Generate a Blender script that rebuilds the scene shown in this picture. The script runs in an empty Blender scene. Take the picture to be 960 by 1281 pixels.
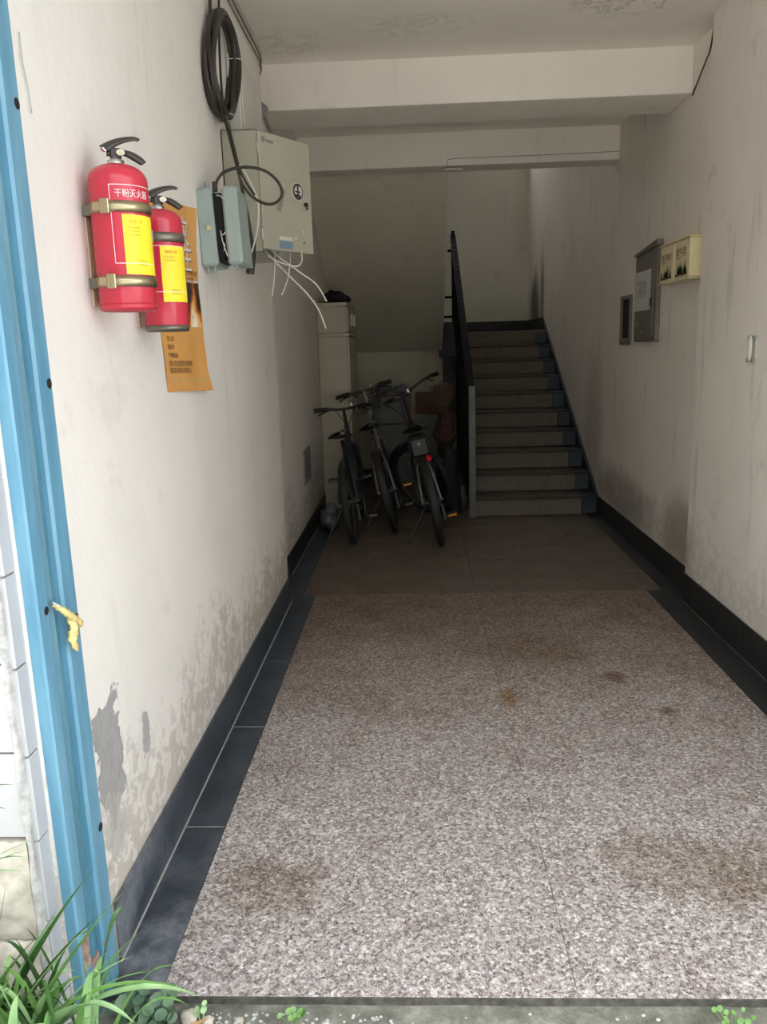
import bpy, math, random
from mathutils import Vector, Matrix, noise as mnoise
random.seed(7)
PI = math.pi
S = bpy.context.scene
COL = S.collection

# ------------------------------------------------------------------ camera, world, exposure
EYE = 1.45
FPX = 982.42
CAM = Matrix(((0.99890107, 0.02075052, 0.04202462), (0.03681656, 0.20746628, -0.97754912), (-0.02900333, 0.97802206, 0.20647433)))
cd = bpy.data.cameras.new('camera')
cam = bpy.data.objects.new('camera', cd)
COL.objects.link(cam)
cam.matrix_world = Matrix.Translation((0, 0, EYE)) @ CAM.to_4x4()
cd.sensor_fit = 'VERTICAL'
cd.sensor_height = 24.0
cd.lens = 24.0 * FPX / 1281.0
cd.clip_start = 0.02
cd.clip_end = 200
S.camera = cam

W = bpy.data.worlds.new('overcast_sky')
S.world = W
W.use_nodes = True
wb = W.node_tree.nodes['Background']
wb.inputs['Color'].default_value = (0.93, 0.96, 1.0, 1)
wb.inputs['Strength'].default_value = 1.0
S.view_settings.view_transform = 'Standard'
S.view_settings.look = 'None'
S.view_settings.gamma = 1.0
S.view_settings.use_curve_mapping = False
S.view_settings.exposure = 2.2
try:
    S.cycles.use_denoising = True
    S.cycles.max_bounces = 14
    S.cycles.diffuse_bounces = 9
    S.cycles.caustics_reflective = False
    S.cycles.caustics_refractive = False
except Exception:
    pass


def ray(px, py):
    return CAM @ Vector((px - 480, -(py - 640.5), -FPX))
def at_x(px, py, X):          # the point of the plane x = X seen along that line of sight
    r = ray(px, py); return Vector((0, 0, EYE)) + r * (X / r.x)
def at_y(px, py, Y):
    r = ray(px, py); return Vector((0, 0, EYE)) + r * (Y / r.y)

# ------------------------------------------------------------------ mesh builder
class MB:
    def __init__(s):
        s.v = []; s.f = []; s.sm = []; s.mi = []
        s.m = None; s.cur = 0
    def add(s, vs, fs, smooth=False):
        b = len(s.v)
        for p in vs:
            p = Vector(p)
            s.v.append(s.m @ p if s.m else p)
        for f in fs:
            s.f.append([b + i for i in f]); s.sm.append(smooth); s.mi.append(s.cur)
        return s
    def box(s, x0, x1, y0, y1, z0, z1, ch=0.0):
        if ch <= 0:
            vs = [(x, y, z) for z in (z0, z1) for y in (y0, y1) for x in (x0, x1)]
            return s.add(vs, [(0, 2, 3, 1), (4, 5, 7, 6), (0, 1, 5, 4), (2, 6, 7, 3), (0, 4, 6, 2), (1, 3, 7, 5)])
        c = (Vector((x0, y0, z0)) + Vector((x1, y1, z1))) / 2
        h = (Vector((x1, y1, z1)) - Vector((x0, y0, z0))) / 2
        ch = min(ch, h.x * .45, h.y * .45, h.z * .45)
        vs = []; idx = {}
        for sx in (-1, 1):
            for sy in (-1, 1):
                for sz in (-1, 1):
                    for a in range(3):
                        d = [h.x - ch, h.y - ch, h.z - ch]
                        d[a] = h[a]
                        idx[(sx, sy, sz, a)] = len(vs)
                        vs.append((c.x + sx * d[0], c.y + sy * d[1], c.z + sz * d[2]))
        fs = []
        I = lambda sx, sy, sz, a: idx[(sx, sy, sz, a)]
        for q in (-1, 1):
            fs.append([I(q, -1, -1, 0), I(q, 1, -1, 0), I(q, 1, 1, 0), I(q, -1, 1, 0)][::q])
            fs.append([I(-1, q, -1, 1), I(1, q, -1, 1), I(1, q, 1, 1), I(-1, q, 1, 1)][::-q])
            fs.append([I(-1, -1, q, 2), I(1, -1, q, 2), I(1, 1, q, 2), I(-1, 1, q, 2)][::q])
        for a in (-1, 1):
            for b in (-1, 1):
                fs.append([I(a, b, -1, 0), I(a, b, -1, 1), I(a, b, 1, 1), I(a, b, 1, 0)][::a * b])
                fs.append([I(-1, a, b, 1), I(-1, a, b, 2), I(1, a, b, 2), I(1, a, b, 1)][::a * b])
                fs.append([I(a, -1, b, 2), I(a, -1, b, 0), I(a, 1, b, 0), I(a, 1, b, 2)][::a * b])
                for g in (-1, 1):
                    fs.append([I(a, b, g, 0), I(a, b, g, 1), I(a, b, g, 2)][::a * b * g])
        return s.add(vs, fs)
    def cyl(s, p, q, r, r2=None, n=12, caps=True, smooth=True):
        p = Vector(p); q = Vector(q); r2 = r if r2 is None else r2
        d = (q - p).normalized()
        a = d.orthogonal().normalized(); b = d.cross(a)
        ring = lambda c, rr: [c + (a * math.cos(2 * PI * i / n) + b * math.sin(2 * PI * i / n)) * rr for i in range(n)]
        s.add(ring(p, r) + ring(q, r2), [(i, (i + 1) % n, n + (i + 1) % n, n + i) for i in range(n)], smooth)
        if caps:
            s.add(ring(p, r), [list(range(n))[::-1]])
            s.add(ring(q, r2), [list(range(n))])
        return s
    def tube(s, pts, r, n=8, closed=False, caps=True, flat=1.0):
        pts = [Vector(p) for p in pts]; m = len(pts)
        rs = r if isinstance(r, (list, tuple)) else [r] * m
        vs = []; prev = None
        for i, p in enumerate(pts):
            if closed: d = pts[(i + 1) % m] - pts[i - 1]
            else: d = pts[min(i + 1, m - 1)] - pts[max(i - 1, 0)]
            d = d.normalized() if d.length > 1e-9 else Vector((0, 0, 1))
            if prev is None: a = d.orthogonal().normalized()
            else:
                a = prev - d * prev.dot(d)
                a = a.normalized() if a.length > 1e-6 else d.orthogonal().normalized()
            prev = a; b = d.cross(a)
            for k in range(n):
                t = 2 * PI * k / n
                vs.append(p + a * math.cos(t) * rs[i] + b * math.sin(t) * rs[i] * flat)
        fs = []
        for i in range(m if closed else m - 1):
            j = (i + 1) % m
            for k in range(n):
                l = (k + 1) % n
                fs.append((i * n + k, i * n + l, j * n + l, j * n + k))
        s.add(vs, fs, True)
        if caps and not closed:
            s.add(vs[:n], [list(range(n))[::-1]]); s.add(vs[-n:], [list(range(n))])
        return s
    def lathe(s, prof, n=32, c=(0, 0, 0), a0=0, a1=2 * PI, smooth=True):
        full = abs(a1 - a0 - 2 * PI) < 1e-6
        m = n if full else n + 1
        vs = []
        for r, z in prof:
            for i in range(m):
                t = a0 + (a1 - a0) * i / n
                vs.append((c[0] + r * math.cos(t), c[1] + r * math.sin(t), c[2] + z))
        fs = []
        for j in range(len(prof) - 1):
            for i in range(n):
                k = (i + 1) % m
                fs.append((j * m + i, j * m + k, (j + 1) * m + k, (j + 1) * m + i))
        return s.add(vs, fs, smooth)
    def sphere(s, c, r, n=12, k=8, jit=0.0):
        r = r if isinstance(r, (tuple, list)) else (r, r, r)
        vs = []
        for j in range(k + 1):
            ph = PI * j / k
            for i in range(n):
                t = 2 * PI * i / n
                q = Vector((math.sin(ph) * math.cos(t), math.sin(ph) * math.sin(t), math.cos(ph)))
                g = 1 + (jit * mnoise.noise(q * 1.7 + Vector(c) * 9) if jit else 0)
                vs.append((c[0] + r[0] * q.x * g, c[1] + r[1] * q.y * g, c[2] + r[2] * q.z * g))
        fs = [(j * n + i, (j + 1) * n + i, (j + 1) * n + (i + 1) % n, j * n + (i + 1) % n) for j in range(k) for i in range(n)]
        return s.add(vs, fs, True)
    def prism(s, poly, axis, a, b):      # poly: 2-D points in the other two axes, in order
        def P(u, v, w):
            return {'x': (w, u, v), 'y': (u, w, v), 'z': (u, v, w)}[axis]
        n = len(poly)
        vs = [P(u, v, a) for u, v in poly] + [P(u, v, b) for u, v in poly]
        fs = [list(range(n)), list(range(n, 2 * n))[::-1]] + [(i, i + n, (i + 1) % n + n, (i + 1) % n) for i in range(n)]
        return s.add(vs, fs)
    def sheet(s, fn, nu, nv, smooth=True):
        vs = [fn(i / nu, j / nv) for j in range(nv + 1) for i in range(nu + 1)]
        fs = [(j * (nu + 1) + i, j * (nu + 1) + i + 1, (j + 1) * (nu + 1) + i + 1, (j + 1) * (nu + 1) + i) for j in range(nv) for i in range(nu)]
        return s.add(vs, fs, smooth)
    def build(s, name, mat, parent=None, fix=True, bevel=0):
        me = bpy.data.meshes.new(name)
        me.from_pydata([tuple(p) for p in s.v], [], s.f)
        me.polygons.foreach_set('use_smooth', s.sm)
        for m in (mat if isinstance(mat, (list, tuple)) else [mat]): me.materials.append(m)
        me.polygons.foreach_set('material_index', s.mi)
        me.update()
        if fix:
            import bmesh
            bm = bmesh.new(); bm.from_mesh(me)
            bmesh.ops.recalc_face_normals(bm, faces=bm.faces)
            bm.to_mesh(me); bm.free()
        o = bpy.data.objects.new(name, me)
        COL.objects.link(o)
        if parent is not None:
            o.parent = parent
            o.matrix_parent_inverse = wm(parent).inverted()
        if bevel:
            b = o.modifiers.new('bevel', 'BEVEL'); b.width = bevel; b.segments = 2; b.limit_method = 'ANGLE'
        return o

def wm(o):
    m = o.matrix_basis.copy()
    if o.parent: m = wm(o.parent) @ o.matrix_parent_inverse @ m
    return m
def tag(o, label=None, cat=None, group=None, kind=None):
    if label: o['label'] = label
    if cat: o['category'] = cat
    if group: o['group'] = group
    if kind: o['kind'] = kind
    return o
def thing(name, label, cat, loc, group=None):
    o = bpy.data.objects.new(name, None); o.location = loc
    o.empty_display_size = .1
    COL.objects.link(o)
    return tag(o, label, cat, group)
def piece(src, name, parent, loc, scale=(1, 1, 1), rot=(0, 0, 0)):
    o = bpy.data.objects.new(name, src); o.parent = parent
    o.matrix_parent_inverse = wm(parent).inverted()
    o.location = loc; o.scale = scale; o.rotation_euler = rot
    COL.objects.link(o); return o
def text(body, size, mat, name, parent, mw, sx=1.0, depth=0.0):
    c = bpy.data.curves.new(name, 'FONT'); c.body = body; c.size = size; c.resolution_u = 2
    c.align_x = 'LEFT'; c.extrude = depth
    t = bpy.data.objects.new(name, c); COL.objects.link(t)
    bpy.context.view_layer.update()
    me = bpy.data.meshes.new_from_object(t.evaluated_get(bpy.context.evaluated_depsgraph_get()))
    bpy.data.objects.remove(t); bpy.data.curves.remove(c)
    for v in me.vertices:
        v.co = mw @ Vector((v.co.x * sx, v.co.y, v.co.z))
    me.materials.clear(); me.materials.append(mat)
    o = bpy.data.objects.new(name, me); COL.objects.link(o)
    if parent is not None:
        o.parent = parent; o.matrix_parent_inverse = wm(parent).inverted()
    return o
def spline(pts, k=8, closed=False):
    pts = [Vector(p) for p in pts]; n = len(pts); out = []
    rng = range(n if closed else n - 1)
    for i in rng:
        if closed: p0, p1, p2, p3 = pts[i - 1], pts[i], pts[(i + 1) % n], pts[(i + 2) % n]
        else: p0, p1, p2, p3 = pts[max(i - 1, 0)], pts[i], pts[i + 1], pts[min(i + 2, n - 1)]
        for j in range(k):
            t = j / k
            out.append(.5 * ((2 * p1) + (p2 - p0) * t + (2 * p0 - 5 * p1 + 4 * p2 - p3) * t * t + (3 * p1 - p0 - 3 * p2 + p3) * t ** 3))
    if not closed: out.append(pts[-1])
    return out

# ------------------------------------------------------------------ materials
class NT:
    def __init__(s, name):
        s.mat = bpy.data.materials.new(name); s.mat.use_nodes = True
        s.t = s.mat.node_tree; s.bsdf = s.t.nodes['Principled BSDF']
        s.pos = s.t.nodes.new('ShaderNodeNewGeometry').outputs['Position']
    def n(s, kind, **kw):
        nd = s.t.nodes.new(kind)
        for k, v in kw.items(): setattr(nd, k, v)
        return nd
    def link(s, a, b): s.t.links.new(a, b)
    def setin(s, sock, v):
        if isinstance(v, bpy.types.NodeSocket): s.link(v, sock)
        elif isinstance(v, (tuple, list)) and sock.type == 'RGBA': sock.default_value = (*v[:3], 1)
        else: sock.default_value = v
    def math(s, op, a, b=None, c=None, clamp=False):
        nd = s.n('ShaderNodeMath', operation=op, use_clamp=clamp)
        s.setin(nd.inputs[0], a)
        if b is not None: s.setin(nd.inputs[1], b)
        if c is not None: s.setin(nd.inputs[2], c)
        return nd.outputs[0]
    def scale(s, v, xyz):
        nd = s.n('ShaderNodeVectorMath', operation='MULTIPLY'); s.link(v, nd.inputs[0]); nd.inputs[1].default_value = xyz
        return nd.outputs[0]
    def noise(s, sc, det=4, rough=.55, vec=None, dist=0):
        nd = s.n('ShaderNodeTexNoise'); s.link(vec or s.pos, nd.inputs['Vector'])
        nd.inputs['Scale'].default_value = sc; nd.inputs['Detail'].default_value = det
        nd.inputs['Roughness'].default_value = rough; nd.inputs['Distortion'].default_value = dist
        return nd.outputs[0]
    def voro(s, sc, vec=None, feat='F1', out='Color'):
        nd = s.n('ShaderNodeTexVoronoi', feature=feat); s.link(vec or s.pos, nd.inputs['Vector']); nd.inputs['Scale'].default_value = sc
        return nd.outputs[out]
    def rng(s, v, a, b, c=0, d=1):
        nd = s.n('ShaderNodeMapRange', interpolation_type='SMOOTHSTEP'); s.link(v, nd.inputs[0])
        for i, x in enumerate((a, b, c, d)): nd.inputs[i + 1].default_value = x
        return nd.outputs[0]
    def mix(s, f, a, b, mode='MIX'):
        nd = s.n('ShaderNodeMix', data_type='RGBA', blend_type=mode)
        s.setin(nd.inputs[0], f); s.setin(nd.inputs[6], a); s.setin(nd.inputs[7], b)
        return nd.outputs[2]
    def ramp(s, v, stops, const=False):
        nd = s.n('ShaderNodeValToRGB'); s.link(v, nd.inputs[0]); cr = nd.color_ramp
        if const: cr.interpolation = 'CONSTANT'
        cr.elements[0].position = stops[0][0]; cr.elements[0].color = (*stops[0][1], 1)
        cr.elements[1].position = stops[-1][0]; cr.elements[1].color = (*stops[-1][1], 1)
        for p, c in stops[1:-1]:
            e = cr.elements.new(p); e.color = (*c, 1)
        return nd.outputs[0]
    def sep(s, v):
        nd = s.n('ShaderNodeSeparateXYZ'); s.link(v, nd.inputs[0]); return nd.outputs
    def bump(s, h, st=.3, dist=.01):
        nd = s.n('ShaderNodeBump'); s.link(h, nd.inputs['Height']); nd.inputs['Strength'].default_value = st
        nd.inputs['Distance'].default_value = dist; s.link(nd.outputs[0], s.bsdf.inputs['Normal'])
    def out(s, col=None, rough=.6, metal=0.0, spec=.5):
        if col is not None: s.setin(s.bsdf.inputs['Base Color'], col)
        s.setin(s.bsdf.inputs['Roughness'], rough); s.bsdf.inputs['Metallic'].default_value = metal
        s.bsdf.inputs['Specular IOR Level'].default_value = spec
        return s.mat

def simple(name, col, rough=.5, metal=0.0, var=.15, sc=18, bump=0, spec=.5):
    t = NT(name)
    f = t.noise(sc, 5, .6)
    c = t.mix(t.rng(f, .3, .7), [x * (1 - var) for x in col], [min(1, x * (1 + var)) for x in col])
    if bump: t.bump(f, bump, .004)
    return t.out(c, rough, metal, spec)

def ellipse_mask(t, xyz, cy, cz, ry, rz, wob, sc, soft=.25, seed=0):
    # 1 inside an ellipse on a wall (y, z), with a ragged edge
    dy = t.math('DIVIDE', t.math('SUBTRACT', xyz[1], cy), ry)
    dz = t.math('DIVIDE', t.math('SUBTRACT', xyz[2], cz), rz)
    d = t.math('SQRT', t.math('ADD', t.math('MULTIPLY', dy, dy), t.math('MULTIPLY', dz, dz)))
    d = t.math('ADD', d, t.math('MULTIPLY', t.math('SUBTRACT', t.noise(sc, 5, .6), .5), wob))
    return t.rng(d, 1 - soft, 1 + soft, 1, 0)

def plaster(name, base, dirty, peel=0, marks=(), spots=(), low=0.5, streak=.35):
    t = NT(name); xyz = t.sep(t.pos)
    big = t.noise(1.3, 4, .6)
    c = t.mix(t.rng(big, .35, .7), base, [b * .93 for b in base])
    fine = t.noise(30, 6, .65)
    st = t.noise(1.0, 5, .6, t.scale(t.pos, (9, 9, 1.1)))       # drips down the wall
    c = t.mix(t.math('MULTIPLY', t.rng(st, .56, .74), streak), c, dirty)
    blot = t.noise(3.2, 6, .7)
    c = t.mix(t.math('MULTIPLY', t.rng(blot, .58, .72), .25), c, dirty)
    h = fine
    if peel:
        zz = t.math('ADD', xyz[2], t.math('MULTIPLY', t.math('SUBTRACT', t.noise(2.6, 3, .5), .5), .55))
        zone = t.rng(zz, .12, .12 + low, 1, 0)
        # flakes run diagonally up the wall
        fl = t.noise(1.0, 7, .62, t.scale(t.pos, (8, 8, 8)), 1.2)
        pm = t.math('MULTIPLY', t.rng(t.math('ADD', fl, t.math('MULTIPLY', zone, .34)), .66, .72), zone)
        pm2 = t.math('MULTIPLY', t.rng(t.math('ADD', t.noise(1.0, 6, .6, t.scale(t.pos, (19, 19, 19)), .6), t.math('MULTIPLY', zone, .25)), .66, .70), zone)
        c = t.mix(t.math('MULTIPLY', pm, .75 * peel), c, (.60, .575, .53))
        c = t.mix(t.math('MULTIPLY', pm2, .8 * peel), c, (.46, .42, .365))
        h = t.math('SUBTRACT', h, t.math('MULTIPLY', pm, 1.6))
    for (cy, cz, ry, rz, wob, sc, soft, amt, col, dep) in marks:
        m = ellipse_mask(t, xyz, cy, cz, ry, rz, wob, sc, soft)
        cc = t.mix(fine, [x * .8 for x in col], [x * 1.2 for x in col])
        c = t.mix(t.math('MULTIPLY', m, amt), c, cc)
        if dep: h = t.math('SUBTRACT', h, t.math('MULTIPLY', m, dep))
    t.bump(h, .35, .006)
    return t.out(c, .9, spec=.15)

M = {}
WALL = (.70, .675, .61); DIRT = (.30, .27, .22)
M['wall_left'] = plaster('plaster_left', (.79, .76, .71), (.50, .46, .40), peel=1, low=.62, streak=.2, marks=[
    (1.71, .50, .085, .15, 3.0, 9, .05, 1.0, (.34, .335, .33), 3.0),
    (1.96, .42, .028, .06, 3.0, 20, .08, .9, (.36, .35, .34), 2.0),
    (1.70, .31, .07, .08, 3.5, 14, .2, .75, (.42, .40, .37), 1.0)])
M['wall_right'] = plaster('plaster_right', (.86, .81, .73), (.40, .35, .29), peel=.45, low=.55, streak=.4, marks=[
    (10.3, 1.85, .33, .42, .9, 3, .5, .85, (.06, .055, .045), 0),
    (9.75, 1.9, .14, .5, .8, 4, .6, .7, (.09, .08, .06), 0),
    (5.9, .30, .75, .17, .9, 6, .5, .6, (.24, .21, .17), 0),
    (4.55, .32, .32, .2, .9, 6, .5, .6, (.26, .2, .14), 0),
    (6.9, .75, .3, .5, 1.0, 4, .6, .35, (.2, .18, .15), 0)])
def ceiling_mat():
    t = NT('plaster_ceiling')
    c = t.mix(t.rng(t.noise(1.1, 5, .6), .35, .7), (.86, .82, .75), (.80, .755, .68))
    xyz = t.sep(t.pos)
    for (x, y, rx, ry, a) in ((1.05, 4.05, .33, .22, .6), (.05, 4.25, .3, .16, .3), (-.6, 4.4, .2, .2, .4), (1.3, 3.2, .3, .3, .3)):
        dx = t.math('DIVIDE', t.math('SUBTRACT', xyz[0], x), rx); dy = t.math('DIVIDE', t.math('SUBTRACT', xyz[1], y), ry)
        d = t.math('SQRT', t.math('ADD', t.math('MULTIPLY', dx, dx), t.math('MULTIPLY', dy, dy)))
        m = t.rng(d, .6, 1.2, 1, 0)
        n2 = t.noise(6, 7, .72, None, .8)
        ring = t.rng(t.math('ABSOLUTE', t.math('SUBTRACT', n2, .52)), 0, .035, 1, 0)
        c = t.mix(t.math('MULTIPLY', t.math('MULTIPLY', ring, m), a), c, (.36, .31, .24))
    t.bump(t.noise(25, 5, .6), .15, .004)
    return t.out(c, .92, spec=.1)
M['ceiling'] = ceiling_mat()
M['beam'] = plaster('plaster_beam', (.87, .82, .735), (.46, .40, .32), streak=.15)
M['soffit'] = plaster('plaster_soffit', (.80, .745, .60), (.25, .23, .18), streak=.1)
M['back'] = plaster('plaster_back', (.72, .70, .62), (.20, .19, .15), streak=.12, marks=[])

def granite(name, cols, sc=128, warm=(.30, .24, .18), dirtamt=.5, browning=False):
    t = NT(name)
    wob = t.n('ShaderNodeVectorMath', operation='ADD')
    nn = t.n('ShaderNodeTexNoise'); t.link(t.pos, nn.inputs['Vector']); nn.inputs['Scale'].default_value = 160
    sc2 = t.n('ShaderNodeVectorMath', operation='SCALE'); t.link(nn.outputs['Color'], sc2.inputs[0]); sc2.inputs['Scale'].default_value = .006
    t.link(t.pos, wob.inputs[0]); t.link(sc2.outputs[0], wob.inputs[1])
    a = t.sep(t.voro(sc, wob.outputs[0]))[0]
    b = t.sep(t.voro(sc * 2.1, wob.outputs[0]))[1]
    c1 = t.ramp(a, [(0, cols[0]), (.16, cols[1]), (.42, cols[2]), (.72, cols[3]), (.9, cols[4])], True)
    c2 = t.ramp(b, [(0, cols[0]), (.12, cols[1]), (.35, cols[2]), (.66, cols[3]), (.92, cols[4])], True)
    c = t.mix(.45, c1, c2)
    if browning:  # slabs turn browner and darker with depth into the hall
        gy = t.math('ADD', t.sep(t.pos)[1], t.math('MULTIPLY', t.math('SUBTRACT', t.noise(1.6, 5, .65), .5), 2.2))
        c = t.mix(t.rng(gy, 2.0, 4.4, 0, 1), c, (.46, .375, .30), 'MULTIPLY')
    cl = t.noise(9, 6, .7)
    c = t.mix(t.math('MULTIPLY', t.rng(cl, .50, .72), dirtamt), c, warm, 'MULTIPLY')
    bl = t.noise(2.2, 4, .6)
    c = t.mix(t.math('MULTIPLY', t.rng(bl, .52, .70), dirtamt * .6), c, (.55, .47, .40), 'MULTIPLY')
    xyz = t.sep(t.pos)
    # grey-black grime patches and two rusty stains that belong to the slabs
    for (x, y, rx, ry, col, am) in ((-.42, 1.90, .17, .13, (.50, .42, .33), .62), (.70, 1.98, .22, .17, (.56, .50, .40), .5), (1.02, 1.92, .28, .18, (.56, .47, .36), .6),
                                    (.371, 3.06, .04, .10, (.66, .46, .20), .75), (.855, 3.25, .055, .07, (.42, .28, .19), .7), (.982, 2.93, .035, .04, (.38, .26, .18), .7), (.60, 3.6, .3, .2, (.75, .66, .55), .5)):
        dx = t.math('DIVIDE', t.math('SUBTRACT', xyz[0], x), rx); dy = t.math('DIVIDE', t.math('SUBTRACT', xyz[1], y), ry)
        d = t.math('SQRT', t.math('ADD', t.math('MULTIPLY', dx, dx), t.math('MULTIPLY', dy, dy)))
        d = t.math('ADD', d, t.math('MULTIPLY', t.math('SUBTRACT', t.noise(12, 6, .75), .5), 2.6))
        c = t.mix(t.math('MULTIPLY', t.rng(d, .45, 1.25, 1, 0), am), c, col, 'MULTIPLY')
    t.bump(t.noise(120, 3, .6), .12, .002)
    return t.out(c, t.rng(t.noise(4, 4, .6), .3, .7, .62, .8), spec=.3)
M['granite'] = granite('speckled_granite', [(.085, .07, .068), (.20, .165, .155), (.38, .335, .315), (.54, .495, .475), (.76, .73, .71)], warm=(.62, .54, .46), browning=True)
M['step'] = granite('stair_granite', [(.12, .10, .08), (.15, .127, .10), (.175, .15, .12), (.20, .172, .14), (.225, .195, .16)], sc=150, dirtamt=.3)
M['tread'] = granite('dark_tread_granite', [(.05, .042, .034), (.066, .056, .045), (.08, .068, .054), (.092, .079, .064), (.105, .091, .075)], sc=150, dirtamt=.3)  # treads get a darker copy of the riser granite
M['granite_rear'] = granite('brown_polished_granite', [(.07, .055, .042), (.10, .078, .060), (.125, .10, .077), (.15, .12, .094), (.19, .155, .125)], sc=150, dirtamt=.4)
def slate():
    t = NT('dark_slate_tile'); xyz = t.sep(t.pos)
    f = t.noise(7, 6, .65)
    c = t.mix(t.rng(f, .3, .7), (.030, .040, .052), (.058, .070, .085))
    dust = t.math('MULTIPLY', t.rng(xyz[1], 1.45, 2.3, 1, 0), t.rng(t.noise(5, 7, .7), .38, .68))
    c = t.mix(t.math('MULTIPLY', dust, .8), c, (.30, .32, .36))
    scr = t.noise(1, 6, .7, t.scale(t.pos, (60, 8, 60)), .4)
    c = t.mix(t.math('MULTIPLY', t.rng(scr, .60, .74), .35), c, (.22, .23, .24))
    t.bump(f, .1, .003)
    return t.out(c, .42, spec=.4)
M['slate'] = slate()
M['slate_dark'] = simple('black_slate', (.016, .017, .018), .5, sc=8)
M['grout'] = simple('pale_grout', (.38, .38, .36), .9, sc=30)
M['concrete'] = simple('rough_concrete', (.25, .245, .225), .95, sc=25, bump=.4, var=.3)
M['mortar'] = simple('facade_mortar', (.42, .42, .40), .95, sc=40, bump=.5, var=.25)
M['facade_tile'] = simple('glazed_white_tile', (.44, .435, .43), .25, sc=4, var=.05)
M['facade_tile_side'] = simple('white_tile_reveal', (.44, .45, .465), .3, sc=4, var=.05)
M['cream_stone'] = simple('split_cream_stone', (.50, .46, .38), .9, sc=22, bump=.9, var=.22)
def soil():
    t = NT('wet_ground')
    f = t.noise(14, 8, .7)
    c = t.ramp(f, [(.3, (.10, .10, .075)), (.5, (.20, .20, .165)), (.62, (.30, .29, .25)), (.75, (.42, .41, .36))])
    g = t.rng(t.noise(3, 5, .7), .5, .65)
    c = t.mix(t.math('MULTIPLY', g, .4), c, (.09, .13, .06))
    t.bump(f, .6, .02)
    return t.out(c, .95, spec=.2)
M['soil'] = soil()
def blue_paint(name, a, b):
    t = NT(name)
    f = t.noise(1, 5, .6, t.scale(t.pos, (30, 30, 4)))
    c = t.mix(t.rng(f, .35, .7), a, b)
    r = t.noise(26, 7, .7); z = t.sep(t.pos)[2]
    rm = t.math('MULTIPLY', t.rng(r, .64, .68), t.rng(z, .15, .5, 1, .15))
    c = t.mix(rm, c, (.22, .12, .07))
    t.bump(f, .15, .003)
    return t.out(c, .32, spec=.5)
M['blue'] = blue_paint('blue_gloss_paint', (.105, .27, .39), (.15, .34, .46))
M['bounce_paving'] = simple('pale_bounce_concrete', (.74, .72, .68), .9, sc=3)
M['blue_dark'] = blue_paint('blue_paint_groove', (.055, .17, .23), (.10, .25, .33))
M['edge_shade'] = simple('shaded_slab_edge', (.085, .08, .065), .95, sc=40, bump=.4, var=.4)  # dark tone stands in for the shadow gap below the floor edge
M['rust'] = simple('rusty_steel', (.28, .20, .16), .9, sc=50, bump=.6, var=.4)
M['black'] = simple('black_rubber', (.012, .012, .012), .6)
M['cable'] = simple('black_brown_cable', (.030, .024, .018), .45)
M['hole'] = simple('hole_black', (.006, .006, .007), .9)
M['red'] = simple('red_enamel', (.52, .030, .055), .24, sc=6, var=.06)
M['yellow'] = simple('yellow_label', (.86, .72, .03), .5, var=.03)
M['band'] = simple('brassy_steel_band', (.42, .36, .22), .32, .9, sc=9)
M['band2'] = simple('dull_steel_band', (.22, .20, .16), .42, .8, sc=9)
M['steel'] = simple('zinc_steel', (.55, .55, .52), .32, .9)
M['chrome'] = simple('chrome', (.75, .75, .75), .18, 1.0, var=.03)
M['plastic_black'] = simple('black_brown_plastic', (.035, .028, .022), .38)
M['white_print'] = simple('white_print', (.80, .74, .74), .5, var=.02)
M['ink'] = simple('dark_ink', (.12, .07, .03), .8, var=.02)
M['ink_red'] = simple('red_ink', (.55, .12, .02), .7, var=.02)
M['ink_yellow'] = simple('olive_ink', (.45, .36, .02), .7, var=.02)
M['orange'] = simple('orange_paper', (.72, .36, .10), .55, sc=5, var=.10)
M['orange_tan'] = simple('tan_orange_print', (.66, .38, .13), .55, sc=5, var=.08)
M['paper'] = simple('white_paper', (.62, .60, .56), .8, var=.05)
M['cream'] = simple('cream_steel', (.40, .38, .30), .38, sc=4, var=.05)
M['cream_side'] = simple('cream_steel_body', (.36, .345, .27), .42, sc=4, var=.05)
M['white_plastic'] = simple('white_plastic', (.62, .60, .55), .45, var=.05)
M['green_grey'] = simple('green_grey_plastic', (.30, .37, .345), .45, sc=9, var=.08)
M['blue_sticker'] = simple('blue_sticker', (.16, .25, .34), .5, var=.03)
M['grey_sticker'] = simple('grey_mark', (.22, .23, .19), .7)
M['warn'] = simple('black_lock', (.02, .02, .02), .3)
M['locker'] = simple('beige_grey_steel', (.50, .465, .36), .4, sc=4, var=.05)
M['grey_metal'] = simple('taupe_grey_metal', (.185, .165, .135), .5, sc=6, var=.12)
M['galv'] = simple('brushed_post', (.12, .125, .115), .5, .2)
M['rail'] = simple('black_railing_paint', (.008, .010, .009), .75, spec=.15)
M['milk'] = simple('cream_yellow_plastic', (.80, .70, .43), .45, var=.04)
M['ledge'] = simple('yellowed_plastic_lip', (.62, .55, .36), .5, var=.06)
M['grey_plate'] = simple('grey_plate', (.24, .25, .24), .6)
M['print_green'] = simple('green_print', (.03, .16, .04), .6)
M['twine'] = simple('yellowed_tape', (.66, .52, .22), .6, sc=60, var=.3)
M['card'] = simple('brown_cardboard', (.13, .075, .05), .85, sc=12)
M['tubgrey'] = simple('grey_tub_plastic', (.15, .16, .15), .5)
M['straw'] = simple('straw', (.13, .10, .055), .9, sc=60, var=.4)
M['net'] = simple('dark_red_cloth', (.05, .02, .018), .85, sc=20, var=.3)
M['blackbag'] = simple('black_bag_plastic', (.008, .008, .009), .8, sc=20)
M['whitebag'] = simple('grey_white_film', (.20, .205, .21), .4, sc=20)
M['bk_green'] = simple('dark_green_frame', (.02, .045, .04), .35)
M['bk_blue'] = simple('dark_blue_frame', (.03, .035, .06), .35)
M['bk_silver'] = simple('silver_frame', (.26, .275, .275), .35, .4)
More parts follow.
